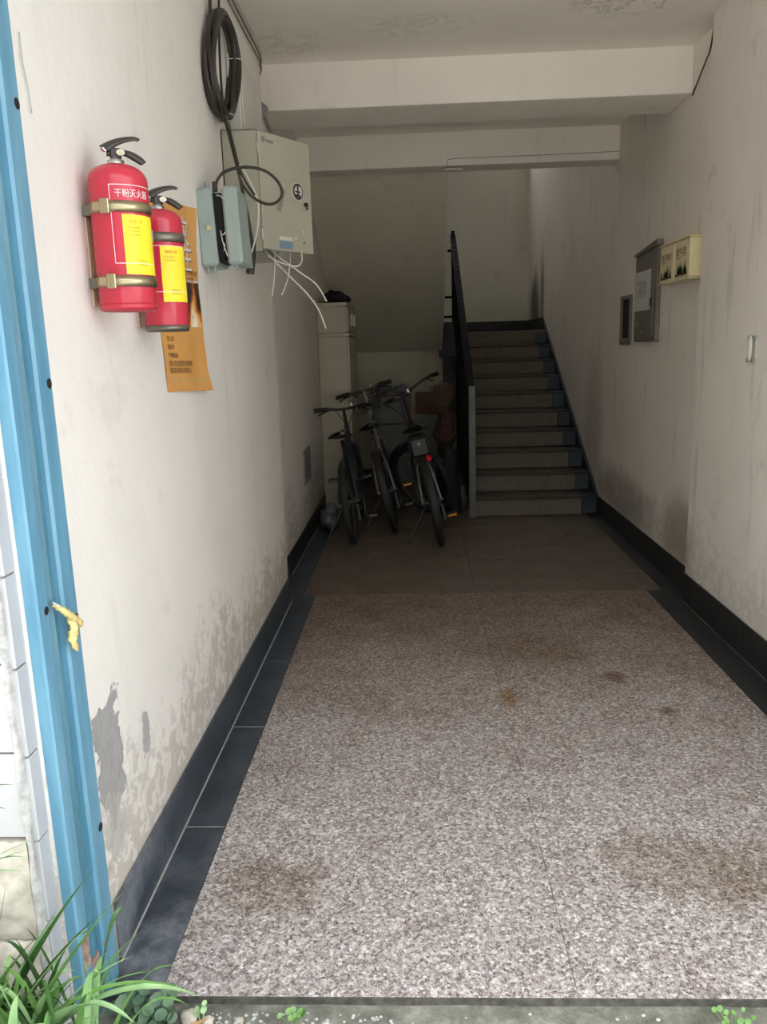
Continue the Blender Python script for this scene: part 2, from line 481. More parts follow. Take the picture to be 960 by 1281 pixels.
M['tyre'] = simple('tyre_rubber', (.016, .018, .018), .7)
M['rim'] = simple('rim_alloy', (.09, .09, .09), .4, .6)
M['saddle'] = simple('black_vinyl', (.014, .015, .014), .45)
M['reflector'] = simple('red_reflector', (.75, .01, .04), .25, var=.02)
M['amber'] = simple('amber_reflector', (.90, .34, .02), .3, var=.02)
def leafmat(name, a, b):
    t = NT(name)
    c = t.mix(t.rng(t.noise(20, 3, .6), .3, .7), a, b)
    t.bsdf.inputs['Subsurface Weight'].default_value = 0
    return t.out(c, .42, spec=.5)
M['leaf'] = leafmat('strap_leaf_green', (.10, .235, .045), (.19, .36, .10))
M['leaf_pale'] = leafmat('pale_strap_leaf', (.24, .42, .17), (.36, .55, .27))
M['leaf_dark'] = leafmat('dark_strap_leaf', (.035, .10, .025), (.07, .17, .04))
M['weed'] = leafmat('weed_green', (.06, .12, .07), (.12, .21, .11))
M['dead'] = leafmat('dead_leaf', (.45, .25, .12), (.55, .38, .22))

def fire_mat():      # flat print: flames on black
    t = NT('printed_fire_photo'); xyz = t.sep(t.pos)
    dy = t.math('DIVIDE', t.math('SUBTRACT', xyz[1], 2.765), .075)
    wv = t.math('MULTIPLY', t.math('SUBTRACT', t.noise(14, 4, .6), .5), 2.0)
    d = t.math('ABSOLUTE', t.math('ADD', dy, wv))
    hgt = t.rng(xyz[2], 1.50, 1.68, 0, .95)
    v = t.math('SUBTRACT', 1.35, t.math('ADD', d, hgt), clamp=True)
    c = t.ramp(v, [(0, (.035, .025, .022)), (.25, (.30, .06, .01)), (.5, (.75, .28, .04)), (.75, (.9, .62, .28)), (1, (.92, .86, .7))])
    return t.out(c, .5)
M['fire'] = fire_mat()

# ================================================================== THE SETTING
XL, XR = -.755, 1.495          # faces of the entrance piers
XLr, XRr = -.835, 1.548        # wall faces further in
Y0 = 1.52                      # edge of the indoor floor
YPL, YPR = 4.37, 4.29          # ends of the entrance piers
YS = 6.62                      # foot of the stairs
YB = 11.0                      # rear wall
ZC = 2.98                      # ceiling
ZB = 2.745                     # underside of the beams
def struct(name, mb, mat, parent=None, kind='structure', **k):
    o = mb.build(name, mat, parent, **k)
    if parent is None: o['kind'] = kind
    return o

struct('ground', MB().box(-14, 14, 1.05, 24, -.5, -.020), M['soil'])
struct('bounce_courtyard', MB().box(-14, 14, -16, 1.05, -.5, -.034), M['bounce_paving'])  # unseen yard, made pale to bounce light up to the ceiling
# unseen block added across the yard, behind the camera, to hide the low sky
opp = struct('added_wall_opposite', MB().box(-13, 13, -14.5, -12, -.1, 6.6), M['mortar'])
for k in range(6):
    for z in (1.0, 3.9): MB().box(-10.6 + 3.9 * k, -9.0 + 3.9 * k, -12.02, -11.96, z, z + 1.4, .02).build('added_window_recess', M['hole'], opp)
struct('wall_left', MB().box(-1.05, XL, 1.40, YPL, -.12, ZC + .1).box(-1.05, XLr, YPL, YB + .2, -.12, 6.2), M['wall_left'])
struct('wall_right', MB().box(XR, 1.85, 1.40, YPR, -.12, ZC + .1).box(XRr, 1.85, YPR, YB + .2, -.12, 6.2), M['wall_right'])
struct('ceiling', MB().box(XL - .1, XR + .1, 1.36, 6.25, ZC, 3.16), M['ceiling'])
b1 = struct('trim_1', MB().box(XLr, XRr, 4.70, 5.09, ZB, ZC + .02), M['beam'], bevel=.008)
b2 = struct('trim_2', MB().box(XLr, XRr, 6.25, 6.47, ZB, 3.16), M['beam'], bevel=.008)
tag(b1, 'nearer white plastered ceiling beam across the hall'); tag(b2, 'second white plastered beam, in front of the stairwell')
struct('wall_stairwell', MB().box(XLr, XRr, 6.25, 6.47, 3.16, 6.2), M['beam'])
# rear wall with a window high in the stairwell, above what the photograph shows
bw = MB()
WX0, WX1, WZ0, WZ1 = -.2, 1.25, 4.02, 5.35
bw.box(XLr - .1, XRr + .1, YB, YB + .2, -.1, WZ0).box(XLr - .1, XRr + .1, YB, YB + .2, WZ1, 6.2)
bw.box(XLr - .1, WX0, YB, YB + .2, WZ0, WZ1).box(WX1, XRr + .1, YB, YB + .2, WZ0, WZ1)
struct('wall_back', bw, M['back'])
wf = MB()
for x in (WX0, (WX0 + WX1) / 2 - .02, WX1 - .04): wf.box(x, x + .04, YB + .06, YB + .11, WZ0, WZ1)
for z in (WZ0, WZ1 - .04): wf.box(WX0, WX1, YB + .06, YB + .11, z, z + .04)
struct('window_1', wf, M['white_plastic'])
struct('wall_under_landing', MB().box(XLr, .34, 9.40, 9.50, 0, 1.378), M['soffit'])
struct('ceiling_stairwell', MB().box(-1.05, 1.85, 6.25, YB + .2, 6.2, 6.35), M['ceiling'])
# facade
struct('added_canopy', MB().box(-1.6, 2.4, .15, 1.362, 3.05, 3.20), M['mortar'])  # unseen overhang added to keep high sky off the upper walls
struct('wall_front', MB().box(-3.6, -1.05, 1.362, 1.62, -.12, 6.35).box(-1.05, XL - .012, 1.362, 1.44, -.12, 6.35).box(XR, 4.5, 1.362, 1.62, -.12, 6.35)
       .box(XL - .012, XR, 1.362, 1.62, ZC + .18, 6.35).box(XL - .012, XR, 1.30, 1.40, ZC, ZC + .18), M['mortar'])

# floor: concrete bed + speckled slabs, slate border strips
floor = struct('floor', MB().box(XLr, XRr, Y0 + .012, YB, -.20, -.028), M['concrete'])
sl = MB().box(-.5, .5, -.5, .5, -.028, 0)
slab_me = None
def slabs(x0, x1, y0, y1, mat, name, z1=0.0, g=.0005, parent=floor, label=None):
    o = MB().box(x0 + g, x1 - g, y0 + g, y1 - g, z1 - .028, z1, .0012).build(name, mat, parent)
    if label: tag(o, label)
    return o
ys = [Y0, 2.168, 2.825, 3.482, 4.139, 4.49]
for a, b in zip(ys, ys[1:]):
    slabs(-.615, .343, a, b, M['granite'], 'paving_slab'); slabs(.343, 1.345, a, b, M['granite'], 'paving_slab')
ys2 = [4.49, 5.20, 5.91, YS]
for a, b in zip(ys2, ys2[1:]):
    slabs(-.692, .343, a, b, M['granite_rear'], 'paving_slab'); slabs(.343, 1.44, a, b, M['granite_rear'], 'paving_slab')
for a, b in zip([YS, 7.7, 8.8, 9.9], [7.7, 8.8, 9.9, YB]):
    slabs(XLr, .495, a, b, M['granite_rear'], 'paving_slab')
for a, b in zip(ys, ys[1:]):
    slabs(XL + .004, -.615, a, b, M['slate'], 'border_tile', .001); slabs(1.345, XR - .004, a, b, M['slate_dark'], 'border_tile', .001)
for a, b in zip(ys2, ys2[1:]):
    slabs(XLr + .004, -.692, a, b, M['slate'], 'border_tile', .001); slabs(1.44, XRr - .004, a, b, M['slate_dark'], 'border_tile', .001)
MB().box(XL + .0125, XL + .0165, Y0 + .1, YPL, .001, .0045).box(XLr + .0125, XLr + .0155, YPL, 6.4, .001, .004).build('grout_line', M['grout'], floor)
MB().box(XR - .0165, XR - .0125, Y0 + .1, YPR, .001, .0038).build('grout_line', M['galv'], floor)
for yy in (2.168, 2.825):
    MB().box(XL + .016, -.618, yy - .0016, yy + .0016, -.004, .0016).build('grout_line', M['grout'], floor)
# the worn edge slab at the threshold, coloured dark as its shadow gap
e = MB()
n = 60
for side in (0,):
    top = []
    for i in range(n + 1):
        x = -.60 + (2.2) * i / n
        w = .008 * mnoise.noise(Vector((x * 6, 0, 0))) + .003 * mnoise.noise(Vector((x * 40, 3, 0)))
        top.append((x, Y0 - .003 + w * .35))
    for i in range(n):
        (xa, ya), (xb, yb) = top[i], top[i + 1]
        e.add([(xa, ya, -.001), (xb, yb, -.001), (xb, Y0 + .001, -.001), (xa, Y0 + .001, -.001), (xa, ya + .001, -.030), (xb, yb + .001, -.030)], [(0, 1, 2, 3), (4, 5, 1, 0)])
        e.add([(xa, ya + .03, -.014), (xb, yb + .03, -.014), (xb, yb + .016, -.05), (xa, ya + .016, -.05)], [(0, 3, 2, 1)])
        e.add([(xa, ya + .004, -.014), (xb, yb + .004, -.014), (xb, yb + .03, -.014), (xa, ya + .03, -.014)], [(0, 1, 2, 3)])
e.build('threshold_edge', M['edge_shade'], floor)

# baseboards, each tile a piece
def baseboard(name, xw, sgn, y0, y1, h, mat, cuts, lab):
    base = struct(name, MB().box(min(xw, xw + sgn * .004), max(xw, xw + sgn * .004), y0, y1, .0, h - .004), M['grout'])
    for a, b in zip(cuts, cuts[1:]):
        x0, x1 = sorted((xw + sgn * .0035, xw + sgn * .0125))
        MB().box(x0, x1, a + .0012, b - .0012, .0015, h, .0015).build('baseboard_tile', mat, base)
    return base
baseboard('baseboard_left', XL, 1, 1.63, YPL, .155, M['slate'], [1.63, 2.0, 2.79, 3.58, YPL], '')
bl = baseboard('baseboard_left_rear', XLr, 1, YPL, 7.0, .150, M['slate_dark'], [YPL, 4.95, 5.6, 6.3, 7.0], '')
baseboard('baseboard_right', XR, -1, 1.42, YPR, .165, M['slate_dark'], [1.42, 2.2, 2.85, 3.497, 4.166, YPR], '')
baseboard('baseboard_right_rear', XRr, -1, YPR, YS, .158, M['slate_dark'], [YPR, 4.95, 5.6, YS], '')
MB().box(XR, XRr, YPR, YPR + .009, .002, .165, .001).build('baseboard_tile', M['slate_dark'], bpy.data.objects['baseboard_right'])
# rounded dark lump where the rear baseboard wraps onto the pier
lm = MB()
for i, (y, z, r) in enumerate(((4.40, .19, .03), (4.40, .16, .032), (4.40, .13, .03))):
    lm.sphere((XL - .002, y, z), (.018, .045, r), 10, 6)
lm.build('end_lump', M['black'], bl)

# facade tiles
fac = bpy.data.objects['wall_front']
zt = [.527 + .181 * i for i in range(0, 15)]
for i, z in enumerate(zt):
    for k, (xa, xb) in enumerate(((-.835 + .0, XL - .022), (-1.085, -.840), (-1.335, -1.090), (-1.585, -1.340))):
        if k > 0 or True:
            MB().box(xa, xb, 1.345 + random.uniform(0, .0015), 1.366, z + .002, z + .179, .002).build('facade_tile', M['facade_tile'], fac)
    MB().box(XL - .02, XL - .004 + random.uniform(0, .0015), 1.3575, 1.4062, z - .016 + .002, z - .016 + .179, .002).build('reveal_tile', M['facade_tile_side'], fac)
MB().box(XL - .02, XL - .005, 1.3575, 1.4062, .33, .508, .002).build('reveal_tile', M['facade_tile_side'], fac)
MB().box(XL - .02, XL - .005, 1.3575, 1.4062, .15, .327, .002).build('reveal_tile', M['facade_tile_side'], fac)
MB().box(XL - .02, XL - .005, 1.3575, 1.4062, -.12, .147, .002).build('reveal_tile', M['facade_tile_side'], fac)
# crumbly mortar along the corner
cm = MB()
def corner(u, v):
    z = -.1 + v * 3.3
    w = .012 + .007 * mnoise.noise(Vector((3, z * 9, u * 2)))
    a = u * PI / 2
    return (XL - .021 + w * .9 * math.sin(a) - .002, 1.353 - w * .8 * math.cos(a) + .006 * (1 if u > .9 else 0), z)
cm.sheet(corner, 5, 260)
cm.build('mortar_corner', M['mortar'], fac)
# split-face stone course low on the facade
for (xa, xb, za, zb) in ((-.98, XL - .024, .30, .520), (-1.32, -.985, .30, .520), (-.92, XL - .024, .085, .295), (-1.3, -.925, .085, .295), (-1.0, XL - .024, -.118, .08), (-1.4, -1.005, -.118, .08)):
    s_ = MB(); 
    def rock(u, v, xa=xa, xb=xb, za=za, zb=zb):
        x = xa + (xb - xa) * u; z = za + (zb - za) * v
        ed = min(u, 1 - u, v, 1 - v)
        d = .018 * min(1, ed * 8) * (0.6 + mnoise.noise(Vector((x * 14, z * 22, 1)))) + .006 * mnoise.noise(Vector((x * 50, z * 50, 2)))
        return (x, 1.345 - d, z)
    s_.sheet(rock, 14, 10)
    s_.box(xa, xb, 1.346, 1.366, za, zb)
    s_.build('stone_block', M['cream_stone'], fac)

# ================================================================== STAIRS
R_, T_ = .158, .30
SX0, SX1 = .50, XRr - .002
st = thing('staircase', 'granite stair flight with dark slate end blocks climbing at the right rear', 'staircase', (1.0, YS, 0))
def stepz(n): return n * R_
# core
poly = [(YS + .03, 0)]
for k in range(1, 10):
    poly += [(YS + (k - 1) * T_ + .03, stepz(k) - .025), (YS + k * T_ + .03, stepz(k) - .025)]
poly += [(YS + 9 * T_ + .03, stepz(10) - .03), (9.6, stepz(10) - .03), (9.6, 0)]
MB().prism(poly, 'x', SX0 + .01, SX1).build('stair_core', M['slate_dark'], st)
for k in range(1, 11):
    y = YS + (k - 1) * T_
    MB().box(SX0, 1.408, y, y + .03, stepz(k - 1) + .001, stepz(k) - .024, .001).build('riser', M['step'], st)
    MB().box(1.411, SX1 - .02, y - .002, y + .03, stepz(k - 1) + .004, stepz(k) - .026, .002).build('end_block', M['slate'], st)
    if k < 10:
        MB().box(SX0, 1.408, y - .012, y + T_ - .001, stepz(k) - .024, stepz(k), .004).build('tread', M['tread'], st)
        MB().box(1.4095, SX1 - .02, y - .008, y + T_ - .001, stepz(k) - .025, stepz(k) - .002, .002).build('tread_end', M['slate_dark'], st)
    # raking skirting on the wall, one slate per step
    h = .155
    za, zb = stepz(k - 1) + h + (.0 if k > 1 else 0), stepz(k) + h
    MB().prism([(y + .001, za), (y + T_ - .001, zb), (y + T_ - .001, zb - .34), (y + .001, max(.0, za - .34))], 'x', SX1 - .018, SX1).build('skirting_slate', M['slate_dark'], st)
MB().prism([(YS + .0, .165), (YS + .0, .158), (YS + 3.0, 1.58 + .148), (YS + 3.0, 1.58 + .155)], 'x', SX1 - .021, SX1).build('skirting_lip', M['slate'], st)
ld = thing('landing', 'half landing slab with black skirting at the top of the first flight', 'landing', (.4, 10.2, 1.58))
MB().box(XLr + .002, XRr - .003, 9.62, YB - .002, 1.38, 1.556).box(XLr + .002, .34, 9.37, 9.62, 1.38, 1.556).build('slab', M['soffit'], ld)
MB().box(.51, XRr - .003, YS + 9 * T_ - .012, YB - .002, 1.556, 1.58, .003).box(XLr + .002, .51, 9.40, YB - .002, 1.556, 1.58, .003).build('landing_paving', M['step'], ld)
MB().box(XLr + .001, XRr - .002, YB - .016, YB - .001, 1.58, 1.735, .002).build('skirting', M['slate_dark'], ld)
MB().box(XRr - .016, XRr - .001, 9.62, YB - .016, 1.58, 1.735, .002).build('skirting', M['slate_dark'], ld)
MB().box(.30, .50, 9.32, 9.36, 1.30, 1.70, .004).build('kerb', M['slate_dark'], ld)

us = thing('upper_staircase', 'underside of the upper stair flight slanting above the bicycles', 'staircase', (-.25, 9.35, 1.58))
ux0, ux1 = XLr + .001, .305
MB().prism([(9.35, 1.385), (6.48, 2.90), (6.48, 3.16), (9.35, 1.60)], 'x', ux0, ux1).build('soffit', M['soffit'], us)
for k in range(1, 10):
    y = 9.35 - (k - 1) * T_
    MB().box(ux0, ux1, y - T_, y, 1.58 + (k - 1) * R_, 1.58 + k * R_).build('step', M['step'], us)
MB().prism([(9.36, 1.36), (6.475, 2.885), (6.475, 3.20), (9.36, 1.68)], 'x', ux1 + .0005, ux1 + .03).build('edge_board', M['beam'], us)

# railing of the lower flight
rl = thing('stair_railing', 'black metal balustrade with wide handrail beside the lower flight', 'railing', (.47, YS, 0))
rx = .475
po = MB().box(rx - .026, rx + .030, YS - .075, YS - .02, 0.002, 1.105, .003).build('newel_post', M['galv'], rl); tag(po, 'flat grey brushed steel post at the foot')
RT = 1.06
hr = MB()
hr.prism([(YS - .05, RT), (9.36, RT + 1.60), (9.36, RT + 1.56), (YS - .05, RT - .04)], 'x', rx - .03, rx + .03)
hr.build('handrail', M['rail'], rl)
lo = MB().prism([(YS - .02, .20), (9.34, .20 + 1.56), (9.34, .17 + 1.56), (YS - .02, .17)], 'x', rx - .012, rx + .012).build('lower_rail', M['rail'], rl)
for k in range(26):
    y = YS + .03 + k * .105
    zz = (y - YS) * (1.58 / 2.72)
    MB().box(rx - .009, rx + .009, y - .009, y + .009, .18 + zz, RT + .02 + zz, 0).build('baluster', M['rail'], rl)
MB().box(rx - .02, rx + .02, 9.33, 9.37, 1.45, 2.70).build('end_post', M['rail'], rl)
rt = thing('landing_railing', 'short black railing bars crossing the stair gap at the landing', 'railing', (.4, 9.42, 1.58))
for z in (1.76, 1.98, 2.49):
    MB().box(.24, rx + .02, 9.375, 9.395, z - .014, z + .014).build('bar', M['rail'], rt)
MB().box(.27, .29, 9.375, 9.395, 1.70, 2.6).build('bar', M['rail'], rt)
# thin strip and wire at beam
cw = thing('conduit_strip', 'short pale metal strip under the second beam, top of the stair edge', 'bracket', (.30, 6.30, ZB))
MB().box(.262, .395, 6.262, 6.285, ZB - .03, ZB - .012, .002).build('strip', M['white_plastic'], cw)
pts = [at_y(560, 213, 6.244), at_y(560, 203, 6.244), at_y(564, 199, 6.244), at_y(600, 197, 6.244), at_y(700, 193, 6.244), at_y(776, 189, 6.244)]
tag(MB().tube(spline(pts, 5), .0018, 6).build('thin_wire', M['grey_metal']), 'thin dark wire clipped along the face of the second beam', 'wire')
pts = [Vector((XRr - .004, 4.70, ZB - .01)), at_x(874, 100, 1.535), at_x(884, 75, 1.52), at_x(889, 62, 1.51), Vector((1.50, 4.295, 2.93))]
tag(MB().tube(spline(pts, 5), .004, 6).build('thin_cable', M['cable']), 'thin black cable from the right end of the nearer beam to the pier', 'cable')

# ================================================================== BLUE DOOR POST
dp = thing('door_post', 'light blue painted steel door post with a lengthwise groove at the left entrance edge', 'door frame', (XL, 1.52, -.1))
XF = XL + .026
XW = XL + .0006
MB().prism([(XW, 1.407), (XF - .004, 1.407), (XF, 1.411), (XF, 1.448), (XF - .006, 1.4535), (XW, 1.4535)], 'z', -.028, 2.975).build('outer_strip', M['blue'], dp)
MB().prism([(XW, 1.454), (XF - .009, 1.454), (XF - .020, 1.468), (XF - .020, 1.488), (XF - .012, 1.494), (XF - .020, 1.500), (XF - .020, 1.5235), (XW, 1.5235)], 'z', -.028, 2.975).build('groove', M['blue_dark'], dp)
MB().prism([(XW, 1.524), (XF - .010, 1.524), (XF - .004, 1.529), (XF - .004, 1.583), (XF - .010, 1.588), (XW, 1.588)], 'z', .002, 2.975).build('flange', M['blue'], dp)
for z in (1.915, 1.396, .900, .400):
    MB().cyl((XF - .006, 1.573, z), (XF - .0034, 1.573, z), .0105, n=16).build('bolt_hole', M['hole'], dp)
MB().cyl((XF - .001, 1.440, .962), (XF + .0005, 1.440, .962), .009, n=14).build('bolt_hole', M['hole'], dp)
MB().box(XF - .002, XF + .0012, 1.412, 1.446, .155, .235, .001).build('rust_patch', M['rust'], dp)
MB().box(XF - .019, XF - .011, 1.470, 1.510, .03, .13, .001).build('rust_patch', M['rust'], dp)
tp = thing('tape_twist', 'yellowed twist of tape tied through the holes of the blue door post', 'tape', (XF, 1.55, .9))
a = spline([(XF - .008, 1.484, .960), (XF + .008, 1.492, .945), (XF + .014, 1.512, .925), (XF + .014, 1.539, .902), (XF + .006, 1.564, .890), (XF - .002, 1.570, .886)], 6)
MB().tube(a, [.004 + .005 * math.sin(PI * i / (len(a) - 1)) + .0016 * math.sin(i * 2.4) for i in range(len(a))], 8).build('twist', M['twine'], tp)
MB().tube(spline([(XF + .01, 1.509, .925), (XF + .016, 1.517, .90), (XF + .012, 1.512, .875), (XF + .016, 1.520, .845)], 4), [.005, .007, .010, .008, .011, .009, .013, .010, .012, .006, .009, .004, .001], 6, flat=.25).build('tail', M['twine'], tp)
MB().tube(spline([(XF - .006, 1.482, .965), (XF + .004, 1.486, .955), (XF + .012, 1.498, .938)], 4), .0022, 6).build('frayed_end', M['white_plastic'], tp)
wr = [at_x(24, 40, XL + .004), at_x(28, 75, XL + .005), at_x(35, 110, XL + .005), at_x(40, 142, XL + .006)]
tag(MB().tube(spline(wr, 5), .0011, 6).build('thin_wire', M['grout']), 'thin grey wire end hanging on the wall just right of the blue door post', 'wire')

# ================================================================== FIRE EXTINGUISHERS
def extinguisher(cx, cy, z0, h, r, label, bands, band_mat, lab, title, face):
    t = thing('fire_extinguisher', label, 'fire extinguisher', (cx, cy, z0), 'fire extinguishers on the left wall')
    prof = [(0, .006), (r * .82, .004), (r * .93, 0), (r * .985, .006), (r * .985, .05), (r, .056), (r, h - r * .62)]
    for i in range(1, 9):
        a = i / 8 * PI / 2
        prof.append((r * (.26 + .74 * math.cos(a)), h - r * .62 + r * .56 * math.sin(a)))
    prof += [(r * .25, h), (0, h)]
    body = MB().lathe(prof, 40, (cx, cy, z0)).build('cylinder_body', M['red'], t)
    MB().lathe([(r * .80, 0.002), (r * .95, -.004), (r * 1.0, .004), (r * .99, .012), (r * .9, .010)], 36, (cx, cy, z0)).build('base_ring', M['red'] if title else M['band2'], t)
    Mx = Matrix.Translation((cx, cy, z0)) @ Matrix.Rotation(face, 4, 'Z')
    def mb():
        b = MB(); b.m = Matrix.Translation((cx, cy, z0 + h)) @ Matrix.Rotation(face, 4, 'Z') @ Matrix.Diagonal((.95, 1, .66, 1)) @ Matrix.Translation((0, 0, -h)); return b
    # neck, valve, gauge, lever, handle, nozzle ; local +x = along the lever
    mb().lathe([(r * .30, h - .004), (r * .30, h + .008), (r * .20, h + .012), (r * .18, h + .02), (0, h + .02)], 20).build('neck', M['steel'], t)
    v = mb().box(-.012, .014, -.009, .009, h + .012, h + .048, .003).cyl((-.02, 0, h + .03), (-.012, 0, h + .03), .008)
    v.build('valve', M['plastic_black'], t)
    gg = mb().cyl((.012, -.009, h + .030), (.012, -.020, h + .030), .0095, n=18).build('pressure_gauge', M['steel'], t)
    mb().cyl((.012, -.0202, h + .030), (.012, -.0206, h + .030), .007, n=18).build('gauge_face', M['band'], gg)
    mb().cyl((-.004, .009, h + .034), (-.004, .024, h + .034), .008, n=12).cyl((-.022, -.008, h + .036), (-.03, -.012, h + .044), .006, n=8).build('safety_pin', M['chrome'], t)
    # swooping upper lever
    P = spline([(-.024, 0, h + .046), (-.006, 0, h + .062), (.018, 0, h + .076), (.046, 0, h + .083), (.058, 0, h + .078)], 5)
    mb().tube(P, [.018 - .011 * (i / (len(P) - 1)) for i in range(len(P))], 10, flat=.55).build('squeeze_lever', M['plastic_black'], t)
    # lower carry handle / nozzle
    P = spline([(.006, 0, h + .036), (.028, -.004, h + .032), (.048, -.004, h + .018), (.064, -.004, h + .002)], 5)
    mb().tube(P, [.009 + .006 * math.sin(PI * min(1, i / (len(P) - 1) * .9)) for i in range(len(P))], 10, flat=.7).build('nozzle', M['plastic_black'], t)
    # straps round the cylinder to the wall, with clasp
    for bz in bands:
        bb = MB()
        rr = r + .0025
        a0 = math.radians(-170); a1 = math.radians(170)
        # ring open toward the wall, then ears to the wall plate
        pr = [(rr - .002, bz - .011), (rr, bz - .012), (rr + .0012, bz), (rr, bz + .012), (rr - .002, bz + .011)]
        bb.lathe(pr, 40, (cx, cy, z0))
        sb = bb.build('strap', band_mat, t)
        ca = math.radians(-98)
        cb = MB(); cb.m = Matrix.Translation((cx, cy, z0)) @ Matrix.Rotation(ca, 4, 'Z')
        cb.box(rr - .001, rr + .006, -.011, .011, bz - .016, bz + .016, .002).box(rr, rr + .004, -.030, -.011, bz - .009, bz + .009, .001).box(rr + .004, rr + .008, -.006, -.001, bz - .013, bz + .013)
        cb.build('clasp', band_mat, sb)
        MB().box(XL + .001, cx - r * .5, cy - .022, cy + .022, z0 + bz - .012, z0 + bz + .012, .001).build('wall_hook', M['band2'], t)
    MB().box(XL + .0008, XL + .004, cy - .012, cy + .012, z0 + .01, z0 + h * .72, .001).build('wall_plate', M['ledge'], t)
    # yellow label wrapped on the side turned to the right, white outline box, writing
    vd = math.atan2(-cy, -cx)            # direction towards the entrance eye point
    aL, aR, zl, zh = lab
    def wrap(a, z, off): return (cx + (r + off) * math.cos(vd + a), cy + (r + off) * math.sin(vd + a), z0 + z)
    y = MB().sheet(lambda u, w: wrap(math.radians(aL + (aR - aL) * u), zl + (zh - zl) * w, .0006), 16, 2).build('yellow_label', M['yellow'], t)
    def line_h(a, b, z, th, mat, name, par):
        MB().sheet(lambda u, w: wrap(math.radians(a + (b - a) * u), z + th * w, .0011), 12, 1).build(name, mat, par)
    oL = aL - 20
    ol = MB()
    for (a, b, z, th) in ((oL, aR, zl + (zh - zl) * .18, .0014), (oL, aR, zh + .062 if title else zh, .0014)):
        if title or True: ol.sheet(lambda u, w, a=a, b=b, z=z, th=th: wrap(math.radians(a + (b - a) * u), z + th * w, .0007), 14, 1)
    ol.sheet(lambda u, w: wrap(math.radians(oL + 1.2 * u), zl + (zh - zl) * .18 + ((zh + .062 if title else zh) - zl - (zh - zl) * .18) * w, .0007), 1, 4)
    ol.build('white_outline', M['white_print'], t)
    def wraptext(s, size, a0, z, mat, name, par, sx=1.0):
        o = text(s, size, mat, name, par, Matrix.Identity(4), sx)
        for vtx in o.data.vertices:
            q = wrap(math.radians(a0) + vtx.co.x / r, z + vtx.co.y, .0014)
            vtx.co = Vector(q)
        return o
    if title:
        wraptext('干粉灭火器', .019, oL + 10, zh + .038, M['white_print'], 'white_lettering', t, .85)
    wraptext('使用方法', .0085, aL + 12, zh - .018, M['ink_yellow'] if title else M['ink_red'], 'label_writing', y)
    for k in range(3 if title else 2):
        wraptext('一二三四五六'[k:] if False else '压力检查维护', .0052, aL + 8, zh - .030 - .008 * k, M['ink_yellow'], 'label_writing', y)
    for k in range(2):
        wraptext('有效期五年', .0055, aL + 22, zl + .028 - .009 * k, M['ink_yellow'], 'label_writing', y)
    return t
extinguisher(-.673, 1.905, 1.553, .325, .0665, 'larger front red fire extinguisher with two brassy straps, nearest the door post', (.060, .222), M['band'], (2, 78, .075, .205), True, math.radians(22))
extinguisher(-.676, 2.205, 1.511, .318, .0595, 'smaller rear red fire extinguisher with one dull strap, in front of the orange poster', (.238,), M['band2'], (-4, 74, .072, .215), False, math.radians(28))

# ================================================================== POSTER
po = thing('poster', 'orange fire safety poster with a flame picture on the left wall', 'poster', (XL, 2.6, 1.3))
c4 = {'tl': (2.345, 1.895), 'tr': (2.862, 1.937), 'br': (2.850, 1.312), 'bl': (2.405, 1.332)}
def pw(u, v, off=0.0):
    y = (c4['bl'][0] * (1 - u) + c4['br'][0] * u) * (1 - v) + (c4['tl'][0] * (1 - u) + c4['tr'][0] * u) * v
    z = (c4['bl'][1] * (1 - u) + c4['br'][1] * u) * (1 - v) + (c4['tl'][1] * (1 - u) + c4['tr'][1] * u) * v
    y += -.016 * math.sin(PI * v) * u + .004 * math.sin(v * 9) * u
    curl = .012 * max(0, u - .8) / .2 * (1 - v) + .016 * max(0, .12 - v) / .12 * u + .010 * max(0, u - .85) / .15 * max(0, v - .8) / .2
    curl += .0025 * math.sin(v * 11 + u * 3) ** 2
    return Vector((XL + .0012 + curl + off, y, z))
MB().sheet(lambda u, v: pw(u, v), 24, 40).build('paper', M['orange'], po, fix=False)
MB().sheet(lambda u, v: pw(.03 + .90 * u, .40 + .19 * v, .0006), 12, 8).build('tan_panel', M['orange_tan'], po)
MB().sheet(lambda u, v: pw(.0 + 1.0 * u, .596 + .010 * v, .0009), 12, 1).build('white_rule', M['paper'], po)
MB().sheet(lambda u, v: pw(.60 + .385 * u, .355 + .24 * v, .0009), 12, 10).build('flame_picture', M['fire'], po)
MB().sheet(lambda u, v: pw(.04 + .9 * u, .045 + .028 * v, .0007), 12, 2).build('pale_footer', M['orange_tan'], po)
def ptext(s, size, u0, v0, mat, off=.0012, name='lettering'):
    o = text(s, size, mat, name, po, Matrix.Identity(4))
    for vt in o.data.vertices:
        vt.co = pw(u0 + vt.co.x / .47, v0 + vt.co.y / .60, off)
    return o
for (du, dv, m_, off) in ((.012, -.006, M['ink'], .0010), (0, 0, M['white_print'], .0016)):
    ptext('火灾', .10, .39 + du, .80 + dv, m_, off)
    ptext('逃生', .10, .44 + du, .665 + dv, m_, off)
for i, s in enumerate(('火灾发生时请保持冷静', '迅速拨打电话报警', '湿毛巾捂住口鼻撤离')): ptext(s, .017, .60, .515 - .035 * i + .12, M['ink'])
for i, s in enumerate(('安全 出口', '疏散方向', '严禁堵塞通道')): ptext(s, .018, .10, .275 - .045 * i, M['ink'])
for i, s in enumerate(('发现火情立即报警并有序撤离', '请勿乘坐电梯贴墙弯腰前进')): ptext(s, .021, .08, .140 - .038 * i, M['ink'])
fg = MB()       # printed walking legs below the extinguisher
for pts in ([(.17, .50), (.16, .43), (.14, .36)], [(.17, .50), (.20, .44), (.27, .385)]):
    for (a, b), (c, d) in zip(pts, pts[1:]):
        fg.add([pw(a - .012, b, .0014), pw(a + .014, b, .0014), pw(c + .014, d, .0014), pw(c - .012, d, .0014)], [(0, 1, 2, 3)])
fg.build('printed_figure', M['ink'], po)

